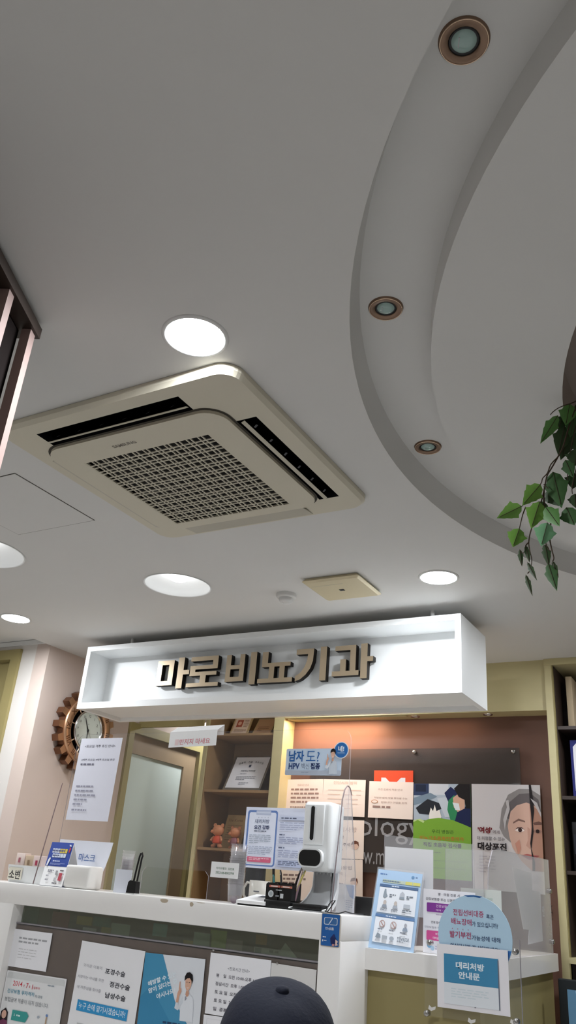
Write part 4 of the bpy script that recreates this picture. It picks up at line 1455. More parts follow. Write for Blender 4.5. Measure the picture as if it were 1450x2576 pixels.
for dz in (.010, .015):
    b.box((c.x - .018, YN_ - .0027, c.z - dz - .0015), (c.x + .018, YN_ - .0026, c.z - dz), (170, 200, 226))
b.build('badge', vs)

# ================================================================== THINGS ON THE MAIN COUNTER
ZB = ZT + .0006


def open_bin(x0, x1, y0, y1, h, m, t=.004, flare=.01):
    b = MB()
    lo = [(x0 + flare, y0 + flare), (x1 - flare, y0 + flare), (x1 - flare, y1 - flare), (x0 + flare, y1 - flare)]
    hi = [(x0, y0), (x1, y0), (x1, y1), (x0, y1)]
    hi2 = [(x0 + t, y0 + t), (x1 - t, y0 + t), (x1 - t, y1 - t), (x0 + t, y1 - t)]
    lo2 = [(x0 + flare + t, y0 + flare + t), (x1 - flare - t, y0 + flare + t), (x1 - flare - t, y1 - flare - t), (x0 + flare + t, y1 - flare - t)]
    vs = [(x, y, ZB) for x, y in lo] + [(x, y, ZB + h) for x, y in hi] + [(x, y, ZB + h) for x, y in hi2] + [(x, y, ZB + t) for x, y in lo2]
    fs = [(3, 2, 1, 0), (12, 13, 14, 15)]
    for k in range(4):
        n_ = (k + 1) % 4
        fs += [(k, n_, 4 + n_, 4 + k), (4 + k, 4 + n_, 8 + n_, 8 + k), (8 + k, 8 + n_, 12 + n_, 12 + k)]
    return b.add(vs, fs, m)


p0, p1 = at(22, 2172, 3.215), at(114, 2176, 3.215)
ub = thing('cup_bin', 'white open bin lettered for urine cups at the far end of the counter', 'bin', ((p0.x + p1.x) / 2, 3.25, ZB))
open_bin(p0.x, p1.x, 3.215, 3.325, .080, 'white_paint').build('tub', ub)
b = MB()
b.box((p0.x + .012, 3.2135, ZB + .012), (p0.x + .108, 3.2145, ZB + .068), (226, 222, 206))
b.text('소변', (p0.x + .058, 3.2130, ZB + .036), (1, 0, 0), (0, 0, 1), .042, (44, 42, 44), .015, width=.078)
b.build('label', ub)
for (xa_, xb_, yt, rgb, lab, mk) in ((43, 66, 2145, (232, 214, 206), 'pink tinted carton, outermost of three in the urine cup bin', (190, 120, 130)),
                                     (65, 88, 2151, (206, 184, 158), 'tan carton between two pink tinted cartons in the bin', (160, 136, 110)),
                                     (85, 107, 2152, (226, 206, 200), 'pink tinted carton beside the dark screen edge in the bin', (186, 70, 96))):
    a_, c_ = at(xa_, yt, 3.245), at(xb_, yt, 3.245)
    b = MB().rbox((a_.x, 3.247, ZB + .024), (c_.x - .004, 3.288, a_.z), rgb, .002)
    b.box((a_.x + .02, 3.2442, a_.z - .045), (a_.x + .034, 3.2449, a_.z - .022), mk)
    tag(b.build('carton'), lab, 'carton', 'cartons in the cup bin')
# blue tent card
TLp, BLp, BRp, TRp = at(132, 2118, 3.215), at(100, 2219, 3.135), at(161, 2223, 3.135), at(187, 2120, 3.215)
BLp.z = BRp.z = ZB + .001
TRp.z = TLp.z
tc = thing('tent_card', 'blue and white folded tent card on the counter beside the mask sign', 'card', (BLp + BRp) / 2)
s = Sheet(TLp, TRp - TLp, BLp - TLp, 'card_white', .002)
s.rect(0, 0, 1, .56, (54, 78, 158))
for i, ch in enumerate('검진 전 소변컵'):
    pass
for i in range(6):
    u0 = .14 + i * .115
    s.rect(u0, .15, u0 + .10, .25, (214, 220, 232) if i < 3 else (212, 190, 84), .001)
s.lines(.15, .18, .86, .22, 1, (90, 96, 130), .9, 2, .08)
for i in range(5):
    u0 = .20 + i * .125
    s.rect(u0, .27, u0 + .11, .36, (206, 214, 230), .001)
s.lines(.22, .30, .82, .33, 1, (90, 96, 130), .9, 3, .09)
s.poly([(.90, .10), (.96, .14), (.93, .24), (.88, .22)], (190, 60, 80))
s.poly([(.84, .05), (.92, .05), (.96, .09), (.88, .09)], (220, 226, 238))
s.poly([(.06, .56), (.08, .42), (.14, .36), (.18, .40), (.12, .56)], (226, 230, 238))
s.lines(.30, .43, .74, .47, 1, (190, 200, 226), .8, 6, .06)
s.lines(.22, .49, .86, .54, 2, (150, 164, 210), .6, 7, .05)
s.lines(.22, .65, .48, .71, 2, (120, 120, 128), .7, 8, .08)
s.lines(.20, .77, .42, .81, 1, (150, 150, 156), .7, 9, .06)
s.lines(.20, .86, .40, .90, 1, (150, 150, 156), .7, 10, .06)
s.rect(.58, .66, .68, .76, (160, 160, 162))
s.rect(.58, .82, .68, .90, (196, 196, 198))
s.rect(.76, .64, .92, .67, (110, 106, 110))
s.rect(.76, .71, .90, .88, (188, 78, 90), .002)
s.lines(.55, .93, .92, .96, 1, (120, 120, 124), .8, 11, .12)
s.b.build('front', tc)
b = MB()
b.obox(TLp + Vector((0, .002, 0)), TRp - TLp, Vector((.01, .085, ZB + .001 - TLp.z)), (0, .0015, 0), 'card_white')
b.build('rear', tc)
b = MB().box((BLp.x, BLp.y - .001, ZB), (BRp.x, BLp.y + .16, ZB + .0012), (48, 54, 84))
b.build('foot', tc)
# plain white box
p0, p1 = at(166, 2174, 3.14), at(228, 2181, 3.14)
b = MB().rbox((p0.x, 3.14, ZB), (p1.x, 3.24, p0.z), (242, 240, 236), .012, 3)
tag(b.build('tissue_box'), 'plain white box standing between the tent card and the mask sheet', 'box')
# mask sheet leaning on the screen
ms = px_sheet((152, 2111), (286, 2120), (140, 2222), YA - .006, (226, 230, 238), .0012)
ms.V = Vector((0, 0, ZB - ms.O.z))
W_, H_ = ms.U.length, ms.V.length
b = MB()
N = 12
rows_ = []
for j in range(7):
    for i in range(N + 1):
        u, v = i / N, j / 6
        off = .0
        if u > .8:
            off = -.10 * (u - .8) * v * v * 3
        rows_.append(ms.O + ms.U * (u - .12 * max(0, u - .75) * v * 2.5) + ms.V * v + Vector((0, off - .002 * math.sin(u * 7 + v * 3), 0)))
b.add(rows_, [(j * (N + 1) + i, j * (N + 1) + i + 1, (j + 1) * (N + 1) + i + 1, (j + 1) * (N + 1) + i) for j in range(6) for i in range(N)], (228, 231, 240), True)
un, vn = ms.U.normalized(), -ms.V.normalized()
b.text('마스크', ms.O + ms.U * .575 + ms.V * .36 + Vector((0, -.006, 0)), un, vn, H_ * .17, (72, 104, 160), .01, width=W_ * .30)
b.text('!!', ms.O + ms.U * .69 + ms.V * .70 + Vector((0, -.012, 0)), un, vn, H_ * .12, (110, 130, 170), .01)
tag(b.build('mask_sheet'), 'curled white sheet with blue mask lettering standing behind the white box', 'paper sheet')


def cup(x, y, z, r, h, m='cup_clear'):
    return MB().lathe((x, y, z), [(0, .0008), (r * .74, .0008), (r * .78, .004), (r * .97, h * .94), (r * 1.05, h * .97), (r * 1.05, h), (r * .99, h)], m, 20)


def cup_tower(x, y, z, r, h, n_, step, label, group, flip=True):
    proto = None
    for i in range(n_):
        if proto is None:
            b = cup(0, 0, 0, r, h)
            proto = b.build('plastic_cup', base=(0, 0, 0))
            tag(proto, label, 'cup', group)
            proto.location = (x, y, z)
        else:
            c = proto.copy()
            COL.objects.link(c)
            c.location = (x + .0015 * math.sin(i * 1.7), y, z + step * i)


p0 = at(582, 2262, 3.20)
pt = at(590, 2122, 3.20)
cup_tower(p0.x, 3.225, ZB, .036, .075, 17, (pt.z - ZB - .075) / 16, 'clear plastic cup in the tall nested cup tower beside the mug', 'cups in the tall tower')
# taller left stack in a clear holder
p0 = at(303, 2225, 3.20)
pt = at(304, 2138, 3.20)
cup_tower(p0.x, 3.23, ZB, .030, .075, 9, (pt.z - ZB - .075) / 8, 'clear plastic cup in the short nested stack behind the white card', 'cups in the short stack')
p0, p1, p2 = at(293, 2186, 3.165), at(333, 2190, 3.165), at(290, 2231, 3.165)
s = Sheet(p0, Vector((p1.x - p0.x, 0, 0)), Vector((0, 0, ZB - p0.z)), (226, 230, 240), .0015)
s.done('blank_card', 'blank pale card standing before the short cup stack and the black loop', 'card')
# black stand with a loop
p0 = at(333, 2236, 3.145)
kt = thing('loop_stand', 'black desk stand with a tall narrow loop on the counter edge', 'stand', (p0.x, 3.15, ZB))
b = MB().prism([(p0.x - .026, 3.135, ZB + .004), (p0.x + .026, 3.135, ZB + .004), (p0.x + .023, 3.135, ZB + .052), (p0.x - .012, 3.135, ZB + .056), (p0.x - .021, 3.135, ZB + .048)], (0, .03, 0), 'black')
b.build('base', kt)
MB().box((p0.x - .027, 3.13, ZB), (p0.x + .027, 3.17, ZB + .0038), 'rim_white').build('foot', kt)
tp = at(343, 2145, 3.15)
pts = [(p0.x - .002, 3.15, ZB + .054), (p0.x + .006, 3.15, ZB + .12), (p0.x + .012, 3.15, tp.z - .015), (p0.x + .017, 3.15, tp.z - .002), (p0.x + .024, 3.15, tp.z), (p0.x + .029, 3.15, tp.z - .012),
       (p0.x + .026, 3.15, ZB + .15), (p0.x + .017, 3.15, ZB + .054)]
MB().tube(pts, .0042, 'black', 10).build('loop', kt)
# account card in front of the tower
p0, p1, p2 = at(533, 2167, 3.165), at(602, 2170, 3.165), at(530, 2206, 3.165)
s = Sheet(p0, Vector((p1.x - p0.x, 0, 0)), Vector((0, 0, p2.z - p0.z)), 'card_white', .001)
s.text('카카오뱅크  김진호', .52, .40, .15, (96, 130, 104), .01, width=.66)
s.text('3333-08-8002798', .52, .68, .15, (96, 130, 104), .01, width=.66)
ca = s.done('account_card', 'white bank account card with green writing before the cup tower', 'card')
# mug
p0, p1 = at(624, 2213, 3.40), at(669, 2214, 3.40)
mx, mr = (p0.x + p1.x) / 2, (p1.x - p0.x) / 2
mg = thing('mug', 'cream mug with small grey print behind the white card reader', 'mug', (mx, 3.43, ZB))
b = MB().lathe((mx, 3.43, ZB), [(0, 0), (mr * .9, 0), (mr, .006), (mr, p0.z - ZB), (mr - .004, p0.z - ZB), (mr - .005, .008), (0, .008)], 'mug', 32)
b.build('body', mg)
zm = p0.z - ZB
MB().tube([(mx - mr + .003, 3.43, ZB + zm * .86), (mx - mr - .020, 3.43, ZB + zm * .90), (mx - mr - .036, 3.43, ZB + zm * .66), (mx - mr - .034, 3.43, ZB + zm * .36), (mx - mr - .016, 3.43, ZB + zm * .16), (mx - mr + .003, 3.43, ZB + zm * .2)], .0055, 'mug', 10).build('handle', mg)
b = MB()
for (dx, dz, t_) in ((.01, .052, 'day'), (.014, .028, 'with')):
    b.box((mx + dx - .012, 3.43 - mr - .0004, ZB + dz), (mx + dx + .016, 3.43 - mr * .93, ZB + dz + .005), (110, 112, 120))
b.build('print', mg)
# card reader
p0, p1 = at(598, 2265, 3.15), at(668, 2262, 3.15)
cr = thing('card_reader', 'flat white card reader with a grey display on the counter edge', 'card reader', ((p0.x + p1.x) / 2, 3.2, ZB))
b = MB()
b.prism([(p0.x, 3.14, ZB + .006), (p0.x, 3.30, ZB + .006), (p0.x, 3.30, ZB + .044), (p0.x, 3.14, ZB + .018)], (p1.x - p0.x, 0, 0), 'card_white')
b.build('body', cr)
MB().box((p0.x + .004, 3.145, ZB), (p1.x - .004, 3.295, ZB + .0058), 'black').build('base', cr)
b = MB()
b.add([(p0.x + .045, 3.235, ZB + .0342), (p0.x + .115, 3.235, ZB + .0342), (p0.x + .115, 3.275, ZB + .0407), (p0.x + .045, 3.275, ZB + .0407)], [(0, 1, 2, 3)], (96, 100, 110))
b.build('display', cr)
MB().tube([(p0.x + .075, 3.325, ZB + .002), (p0.x + .060, 3.325, ZB + .15)], .006, 'black', 10).build('antenna', cr)
MB().box((p0.x + .050, 3.305, ZB), (p0.x + .100, 3.343, ZB + .012), (70, 70, 84)).build('antenna_foot', cr)
p0 = at(602, 2252, 3.26)
b = MB().ball((p0.x - .012, 3.24, ZB + .016), .016, (120, 86, 104), 14, (1, 1, 1))
tag(b.build('hand_bell'), 'small mauve round knob beside the white card reader', 'ornament')
# pen box with pens
p0, p1 = at(672, 2219, 3.17), at(754, 2226, 3.17)
p1.x = min(p1.x, at(760, 2100, 3.20).x - .010)
PEN_X1 = p1.x
pb = thing('pen_box', 'black two pocket pen box with white round sticker on the counter', 'pen holder', ((p0.x + p1.x) / 2, 3.21, ZB))
xm = (p0.x + p1.x) / 2
zt_ = p0.z
b = MB()
b.rbox((p0.x, 3.155, ZB), (p1.x, 3.25, ZB + .030), 'black', .004)
for (a_, c_) in ((p0.x + .002, xm - .003), (xm + .003, p1.x)):
    b.prism([(a_, 3.163, ZB + .0302), (c_, 3.163, ZB + .0302), (c_, 3.163, zt_ - .006), (c_ - .008, 3.163, zt_), (a_ + .008, 3.163, zt_), (a_, 3.163, zt_ - .006)], (0, .006, 0), 'black')
    b.box((a_, 3.236, ZB + .0302), (c_, 3.242, zt_ + .004), 'black')
    b.box((a_, 3.169, ZB + .0302), (a_ + .005, 3.236, zt_ - .004), 'black')
    b.box((c_ - .005, 3.169, ZB + .0302), (c_, 3.236, zt_ - .004), 'black')
b.build('body', pb)
b = MB()
for (a_, rgb) in ((p0.x + .018, (196, 110, 96)), (xm + .012, (190, 120, 100))):
    b.box((a_, 3.1622, zt_ - .017), (a_ + .052, 3.1628, zt_ - .009), rgb)
    b.box((a_ + .008, 3.1618, zt_ - .015), (a_ + .040, 3.1621, zt_ - .011), (226, 214, 208))
b.disc((p0.x + .028, 3.1620, ZB + .052), .013, (206, 212, 214), axis=(0, -1, 0), n=24)
b.disc((p0.x + .028, 3.1617, ZB + .052), .008, (170, 178, 182), axis=(0, -1, 0), n=20)
b.box((xm - .012, 3.1618, ZB + .066), (xm + .016, 3.1621, ZB + .069), (180, 184, 188))
b.box((xm + .010, 3.1618, ZB + .038), (xm + .025, 3.1621, ZB + .055), (206, 210, 212))
b.box((xm - .012, 3.1618, ZB + .043), (xm + .004, 3.1621, ZB + .048), (140, 144, 150))
b.build('label', pb)
pens = [(xm + .035, .034, .070, (36, 30, 32), 'black pen leaning in the pen box'), (xm + .046, .040, .062, (216, 204, 120), 'yellow pen leaning in the pen box'),
        (xm + .050, .030, .085, (232, 214, 214), 'pale pink pen, tallest in the pen box'), (xm + .060, .016, .050, (180, 150, 160), 'mauve pen at the dispenser side of the pen box'),
        (p0.x + .030, -.026, .030, (70, 140, 140), 'teal pen in the other pocket of the pen box'), (p0.x + .062, -.024, .050, (60, 60, 66), 'dark thin pen at the middle of the pen box')]
for (x, dx, up, rgb, lab) in pens:
    b = MB().tube([(x, 3.20, ZB + .032), (x + dx, 3.215, zt_ + up * .75), (x + dx * 1.2, 3.218, zt_ + up)], [.0045, .0045, .003], rgb, 10)
    b.tube([(x + dx * .95, 3.209, zt_ + up * .62), (x + dx * 1.16, 3.211, zt_ + up * .95)], .0016, 'steel', 6)
    tag(b.build('pen'), lab, 'pen', 'pens in the pen box')
# hand gel dispenser
dx0, dx1 = at(760, 2100, 3.20).x, at(832, 2100, 3.20).x
zt_, zb_ = at(790, 2017, 3.22).z, at(790, 2192, 3.22).z
ds = thing('gel_dispenser', 'white upright hand gel dispenser with a black sensor window on the counter', 'dispenser', ((dx0 + dx1) / 2, 3.27, ZB))
xm = (dx0 + dx1) / 2
b = MB().rbox((dx0, 3.20, zb_), (dx1, 3.33, zt_), 'white_paint', .018, 4)
b.build('body', ds)
b = MB().rbox((dx0 + .012, 3.192, zb_ + .10), (dx1 - .030, 3.2015, zt_ - .012), 'white_paint', .008, 3)
cv = b.build('front_cover', ds)
sx0, sz0, sz1 = xm - .016, zb_ + .118, zt_ - .020


def stadium(x, z0, z1, r, n=10):
    return [(x + r * math.cos(math.radians(a)), z1 - r + r * math.sin(math.radians(a))) for a in range(0, 181, 18)] + \
           [(x + r * math.cos(math.radians(a)), z0 + r + r * math.sin(math.radians(a))) for a in range(180, 361, 18)]


b = MB()
L = stadium(sx0, sz0 - .008, sz1 + .004, .015)
b.prism([(x, 3.1922, z) for x, z in L], (0, -.0015, 0), (226, 230, 232))
b.build('slot_rim', ds)
L = stadium(sx0, sz0, sz1, .0085)
MB().prism([(x, 3.1906, z) for x, z in L], (0, -.001, 0), 'black').build('level_slot', ds)
e0_, e1_ = at(750, 2136, 3.175), at(808, 2182, 3.175)
ex0, ex1, ez0, ez1 = e0_.x, e1_.x, at(780, 2182, 3.175).z, at(780, 2134, 3.175).z
L = rrect(ex0, ez0, ex1, ez1, .030, 8)
b = MB().prism([(x, 3.2, z) for x, z in L], (0, -.022, 0), 'white_paint', smooth=True)
b.build('sensor_bump', ds)
L = rrect(ex0 + .006, ez0 + .006, ex1 - .006, ez1 - .006, .026, 8)
MB().prism([(x, 3.1782, z) for x, z in L], (0, -.0025, 0), 'black').build('sensor_window', ds)
for i in range(5):
    x = xm - .012 + i * .016
    MB().tube([(x, 3.25, zb_ + .002), (x, 3.25, zb_ - (.014 if i in (0, 4) else .008))], .0036, 'grey_plastic', 8).build('nozzle', ds)
MB().box((dx1 - .0006, 3.285, zb_ + .08), (dx1 + .0006, 3.292, zt_ - .03), 'grey_plastic').build('side_seam', ds)
prof = [(3.318, zb_ + .002), (3.318, ZB + .085), (3.308, ZB + .055), (3.285, ZB + .028), (3.25, ZB + .012), (3.20, ZB + .005), (3.145, ZB + .004)]
b = MB()
wd = (0, .0, .002, .006, .012, .016, .018)
vs, fs = [], []
for (y, z), e in zip(prof, wd):
    vs += [(dx0 + .012 - e, y, z), (dx1 - .008 + e, y, z)]
for i in range(len(prof) - 1):
    fs.append((2 * i, 2 * i + 1, 2 * i + 3, 2 * i + 2))
b.add(vs, fs, (196, 198, 200), True)
for k, sgn in ((0, -1), (1, 1)):
    a_ = [Vector(vs[2 * i + k]) for i in range(len(prof))]
    o_ = []
    for i, p in enumerate(a_):
        q_ = p.copy()
        q_.y -= (.010, .014, .020, .024, .022, .014, .004)[i]
        q_.z += (0, .010, .016, .018, .014, .008, .004)[i]
        o_.append(q_)
    n_ = len(a_)
    b.add(a_ + o_, [(i, i + 1, n_ + i + 1, n_ + i) for i in range(n_ - 1)], 'white_paint', True)
    b.tube(o_, .0028, 'white_paint', 6)
b.build('stand', ds)
MB().box((dx0 + .004, 3.15, ZB), (dx1 + .002, 3.245, ZB + .0035), 'white_paint').build('foot', ds)
MB().rbox((dx0 + .004, 3.150, ZB + .0062), (dx1 - .002, 3.252, ZB + .026), 'black', .003).build('drip_tray', ds)
pts = [at(842, 2130, 3.34), at(838, 2190, 3.32), at(833, 2250, 3.22), at(831, 2272, 3.19)]
pts += [Vector((pts[-1].x - .008, 3.17, ZB + .006)), Vector((pts[-1].x + .02, 3.145, ZB + .0035)), Vector((pts[-1].x + .06, 3.15, ZB + .0035)), Vector((pts[-1].x + .085, 3.19, ZB + .012)),
        Vector((pts[-1].x + .12, 3.25, ZB + .006)), Vector((pts[-1].x + .16, 3.36, ZB + .004))]
for i in range(4, len(pts)):
    pts[i].x = min(pts[i].x, CX1 - .02)
MB().tube(pts, .0024, 'black', 8).build('cable', ds)
q_ = pts[3]
MB().tube([(q_.x - .004, 3.185, ZB + .03), (q_.x + .012, 3.18, ZB + .045), (q_.x + .030, 3.175, ZB + .048), (q_.x + .012, 3.17, ZB + .02), (q_.x + .004, 3.16, ZB + .004)], .0022, 'black', 8).build('cable_loop', ds)
# small leaflet holder behind the wing, black adapter
p0, p1, p2 = at(848, 2222, 3.42), at(878, 2226, 3.42), at(840, 2286, 3.42)
s = Sheet((p0.x, 3.42, p0.z), (.085, 0, 0), (0, 0, ZB - p0.z), (214, 214, 220), .003)
s.rect(.04, .03, .5, .97, (226, 226, 230))
s.poly([(.52, .03), (.96, .03), (.96, .5), (.75, .42), (.60, .2)], (140, 160, 196))
s.lines(.55, .55, .92, .9, 5, (150, 160, 180), .4, 3, .1)
s.done('leaflet_stand', 'small leaflet stand with a blue corner behind the arched wing', 'leaflet stand')
p0 = at(893, 2254, 3.44)
b = MB().rbox((p0.x, 3.44, ZB), (CX1 - .004, 3.52, p0.z), 'black', .004)
tag(b.build('power_adapter'), 'small black adapter box at the end of the main counter', 'adapter')

# screen on the work desk, with the prescription poster taped to its back
mo = thing('computer_monitor', 'black computer monitor on the desk behind the counter, seen from the back', 'monitor', (-1.95, 3.72, .7455))
MB().rbox((at(640, 2100, 3.66).x, 3.66, 1.28), (at(775, 2100, 3.66).x, 3.70, 1.50), 'black', .008).build('case', mo)
p0, p1 = at(628, 2190, 3.74), at(672, 2190, 3.74)
MB().rbox((p0.x, 3.701, .762), (p1.x, 3.735, 1.36), 'black', .006).build('neck', mo)
MB().rbox((p0.x - .06, 3.64, .7456), (p1.x + .06, 3.84, .761), 'black', .006).build('foot', mo)
YM = 3.656
s = px_sheet((621, 2030), (768, 2034), (608, 2181), YM, (216, 222, 240), .001)
s.U = s.U * 1.22
s.W = s.U.length
s.b = MB().obox(s.O, s.U, s.V, -s.N * .001, (216, 222, 240))
s.rect(.03, .05, .455, .965, (92, 124, 184), .014)
s.rect(.055, .085, .435, .945, (222, 228, 244), .010)
s.rect(.15, .055, .36, .13, (182, 192, 216), .004)
s.rect(.16, .075, .35, .10, (206, 214, 232), .003)
for i in range(4):
    s.rect(.185 + i * .045, .165, .195 + i * .045, .175, (130, 140, 160))
s.text('대리처방', .245, .235, .072, (96, 106, 134), .01, width=.20)
s.text('요건 강화', .245, .335, .072, (48, 62, 104), .03, width=.215)
s.lines(.14, .39, .36, .41, 1, (90, 96, 116), .8, 2, .03)
s.lines(.08, .46, .38, .62, 5, (160, 172, 186), .35, 3, .05)
s.lines(.08, .65, .41, .80, 5, (160, 170, 192), .35, 4, .05)
s.rect(.075, .82, .405, .905, (208, 92, 124), .003)
s.lines(.10, .838, .38, .885, 2, (246, 206, 216), .5, 6, .04)
s.rect(.49, .14, .95, .20, (196, 204, 226))
s.lines(.51, .158, .93, .185, 1, (84, 92, 118), .8, 7, .05)
s.lines(.50, .24, .95, .38, 4, (166, 174, 200), .35, 8, .07)
s.lines(.50, .43, .62, .46, 1, (96, 104, 130), .8, 9, .05)
s.lines(.50, .48, .95, .60, 4, (156, 164, 192), .4, 10, .07)
s.lines(.50, .64, .64, .67, 1, (96, 104, 130), .8, 11, .05)
s.lines(.50, .69, .94, .82, 4, (160, 168, 196), .4, 12, .07)
s.rect(.49, .85, .96, .955, (182, 192, 220))
s.lines(.51, .865, .93, .94, 3, (84, 94, 124), .5, 13, .06)
s.done('prescription_poster', 'wide prescription poster with a blue clipboard picture on the monitor back', 'poster')

# ================================================================== THINGS ON THE LOWER COUNTER
ZL = LZ1 + .0006
# tall hazy screen of the lower counter
p0, p1 = at(928, 2098, 3.50), at(1192, 2124, 3.50)
p0.x = max(p0.x, CX1 + .006)
ls = thing('acrylic_shield', 'hazy upright acrylic shield on the lower counter before the green poster', 'screen', ((p0.x + p1.x) / 2, 3.50, ZL))
b = MB().prism([(p0.x, 3.50, ZL), (p1.x, 3.50, ZL), (p1.x, 3.50, p1.z), (p0.x, 3.50, p0.z)], (0, .004, 0), 'acrylic_haze', side='acrylic_edge')
b.build('panel', ls)
p0, p1, p2 = at(968, 2129, 3.49), at(1089, 2139, 3.49), at(966, 2230, 3.49)
s = Sheet((p0.x, 3.497, p0.z), (p1.x - p0.x, 0, -.004), (0, 0, -.26), (222, 222, 224), .001)
s.done('blank_sheet', 'blank white sheet taped on the hazy shield behind the hygiene poster', 'paper sheet')
# hygiene poster in a clear stand
TLp, TRp, BLp = at(953, 2186, 3.46), at(1064, 2199, 3.46), at(924, 2370, 3.375)
BLp.z = ZL + .001
TLp.x, BLp.x = TLp.x, BLp.x
hs = thing('poster_stand', 'clear stand holding a pale blue hygiene poster with white panels', 'poster stand', BLp + (TRp - TLp) * .5)
MB().obox(BLp + Vector((-.004, .004, -.001)), (TRp - TLp) * 1.05, (0, .09, 0), (0, 0, .003), 'acrylic_haze').build('foot', hs)
s = Sheet(TLp, TRp - TLp, BLp - TLp, (178, 206, 234), .001)
s.lines(.06, .05, .26, .07, 1, (96, 130, 180), .8, 2, .05)
s.oval(.80, .06, .035, .02, (110, 150, 190))
s.lines(.86, .05, .96, .065, 1, (110, 140, 180), .8, 3, .04)
for i in range(5):
    s.rect(.14 + i * .17, .125, .30 + i * .17, .165, (196, 208, 190) if i < 3 else (216, 210, 120))
s.lines(.14, .135, .94, .155, 1, (110, 130, 150), .7, 4, .04)
s.rect(.09, .19, .95, .225, (84, 112, 152))
s.lines(.36, .20, .62, .215, 1, (222, 232, 244), .8, 5, .04)
s.rect(.10, .23, .94, .555, (236, 240, 246))
s.rect(.09, .575, .95, .61, (108, 142, 186))
s.lines(.32, .585, .66, .60, 1, (222, 232, 244), .8, 6, .04)
s.rect(.10, .615, .94, .925, (236, 240, 246))
ic = (148, 158, 168)
s.poly([(.20, .33), (.22, .25), (.25, .25), (.27, .31), (.30, .34), (.25, .37), (.20, .36)], ic)
s.lines(.34, .31, .48, .36, 2, (120, 128, 138), .6, 7, .06)
s.poly([(.56, .36), (.57, .29), (.62, .26), (.67, .29), (.68, .36), (.62, .345)], (186, 190, 198))
s.rect(.57, .33, .67, .36, ic, .002)
s.lines(.72, .31, .86, .36, 2, (120, 128, 138), .6, 8, .06)
for (u, c_) in ((.26, (150, 158, 170)), (.50, (170, 176, 186))):
    s.oval(u, .425, .035, .03, (196, 186, 180))
    s.poly([(u - .06, .49), (u - .04, .45), (u + .04, .45), (u + .06, .49)], c_)
    s.lines(u - .08, .50, u + .08, .53, 2, (140, 146, 156), .6, 9, .05)
s.rect(.68, .42, .82, .47, (186, 192, 200), .002)
s.lines(.66, .49, .86, .53, 2, (120, 128, 138), .6, 10, .06)
for u in (.27, .52):
    s.oval(u, .695, .065, .045, (186, 160, 156))
    s.oval(u, .695, .050, .034, (224, 226, 230))
    s.poly([(u - .045, .67), (u - .03, .662), (u + .045, .72), (u + .03, .728)], (186, 150, 146))
    s.lines(u - .08, .755, u + .08, .775, 1, (130, 136, 148), .7, 11, .05)
s.oval(.78, .68, .03, .026, (170, 172, 180))
s.poly([(.72, .75), (.74, .71), (.82, .71), (.84, .75)], (150, 162, 178))
s.lines(.68, .765, .88, .785, 1, (130, 136, 148), .7, 12, .05)
s.poly([(.16, .87), (.20, .81), (.27, .83), (.28, .87)], ic)
s.rect(.31, .835, .42, .88, (176, 182, 190), .002)
s.oval(.52, .86, .05, .026, (172, 180, 190))
s.lines(.64, .83, .90, .89, 4, (120, 128, 138), .55, 13, .04)
s.b.build('poster', hs)
n_ = s.N
b = MB().add([s.p(-.03, -.03, 0) + n_ * .003, s.p(1.03, -.03, 0) + n_ * .003, s.p(1.03, 1.0, 0) + n_ * .003, s.p(-.03, 1.0, 0) + n_ * .003], [(0, 1, 2, 3)], 'film')
b.build('front_sheet', hs)
b = MB().obox(s.p(-.03, -.03, 0) - n_ * .003, s.U * 1.06, s.V * 1.03, -n_ * .002, 'acrylic_haze')
b.build('back_sheet', hs)
# health insurance leaflet
s = px_sheet((1066, 2235), (1196, 2246), (1054, 2377), 3.455, (242, 240, 244), .0012)
s.V.z = -(s.O.z - ZL - .001)
s.b = MB().obox(s.O, s.U, s.V, -s.N * .0012, (242, 240, 244))
s.text('병 · 의원 진료 시', .50, .07, .048, (62, 58, 72), .01, width=.42)
s.text('건강보험증 또는 신분증 제시는 필수!', .50, .155, .050, (62, 58, 72), .01, width=.90)
s.rect(.07, .215, .97, .36, (134, 62, 150), .004)
s.text('건강보험증 부정사용', .50, .26, .048, (240, 210, 236), .01, width=.5)
s.text('대여 · 도용 · 위반', .46, .325, .036, (240, 210, 236), .01, width=.42)
s.lines(.25, .39, .6, .41, 1, (190, 170, 196), .6, 2, .05)
s.text('진료 접수', .25, .52, .045, (62, 58, 72), .01)
s.text('건강보험증 부정', .20, .60, .036, (110, 104, 120), width=.34)
s.rect(.07, .65, .97, .80, (214, 70, 146), .004)
s.text('보험증', .30, .695, .042, (248, 222, 236), .02)
s.text('대여금지', .27, .76, .042, (248, 222, 236), .02)
s.oval(.13, .87, .05, .05, (120, 170, 206))
s.oval(.19, .92, .035, .035, (170, 200, 222))
s.lines(.24, .88, .8, .95, 2, (180, 174, 190), .5, 3, .07)
s.done('leaflet', 'white and purple insurance leaflet standing behind the round blue board', 'leaflet')
p0, p1 = at(1160, 2233, 3.49), at(1262, 2246, 3.49)
s = Sheet((p0.x, 3.488, p0.z), (p1.x - p0.x, 0, 0), (0, 0, ZL - p0.z), (214, 216, 208), .0012)
s.lines(.2, .12, .8, .4, 4, (190, 200, 190), .4, 5, .1)
s.done('leaflet', 'pale leaflet partly hidden behind the purple banded leaflet', 'leaflet')

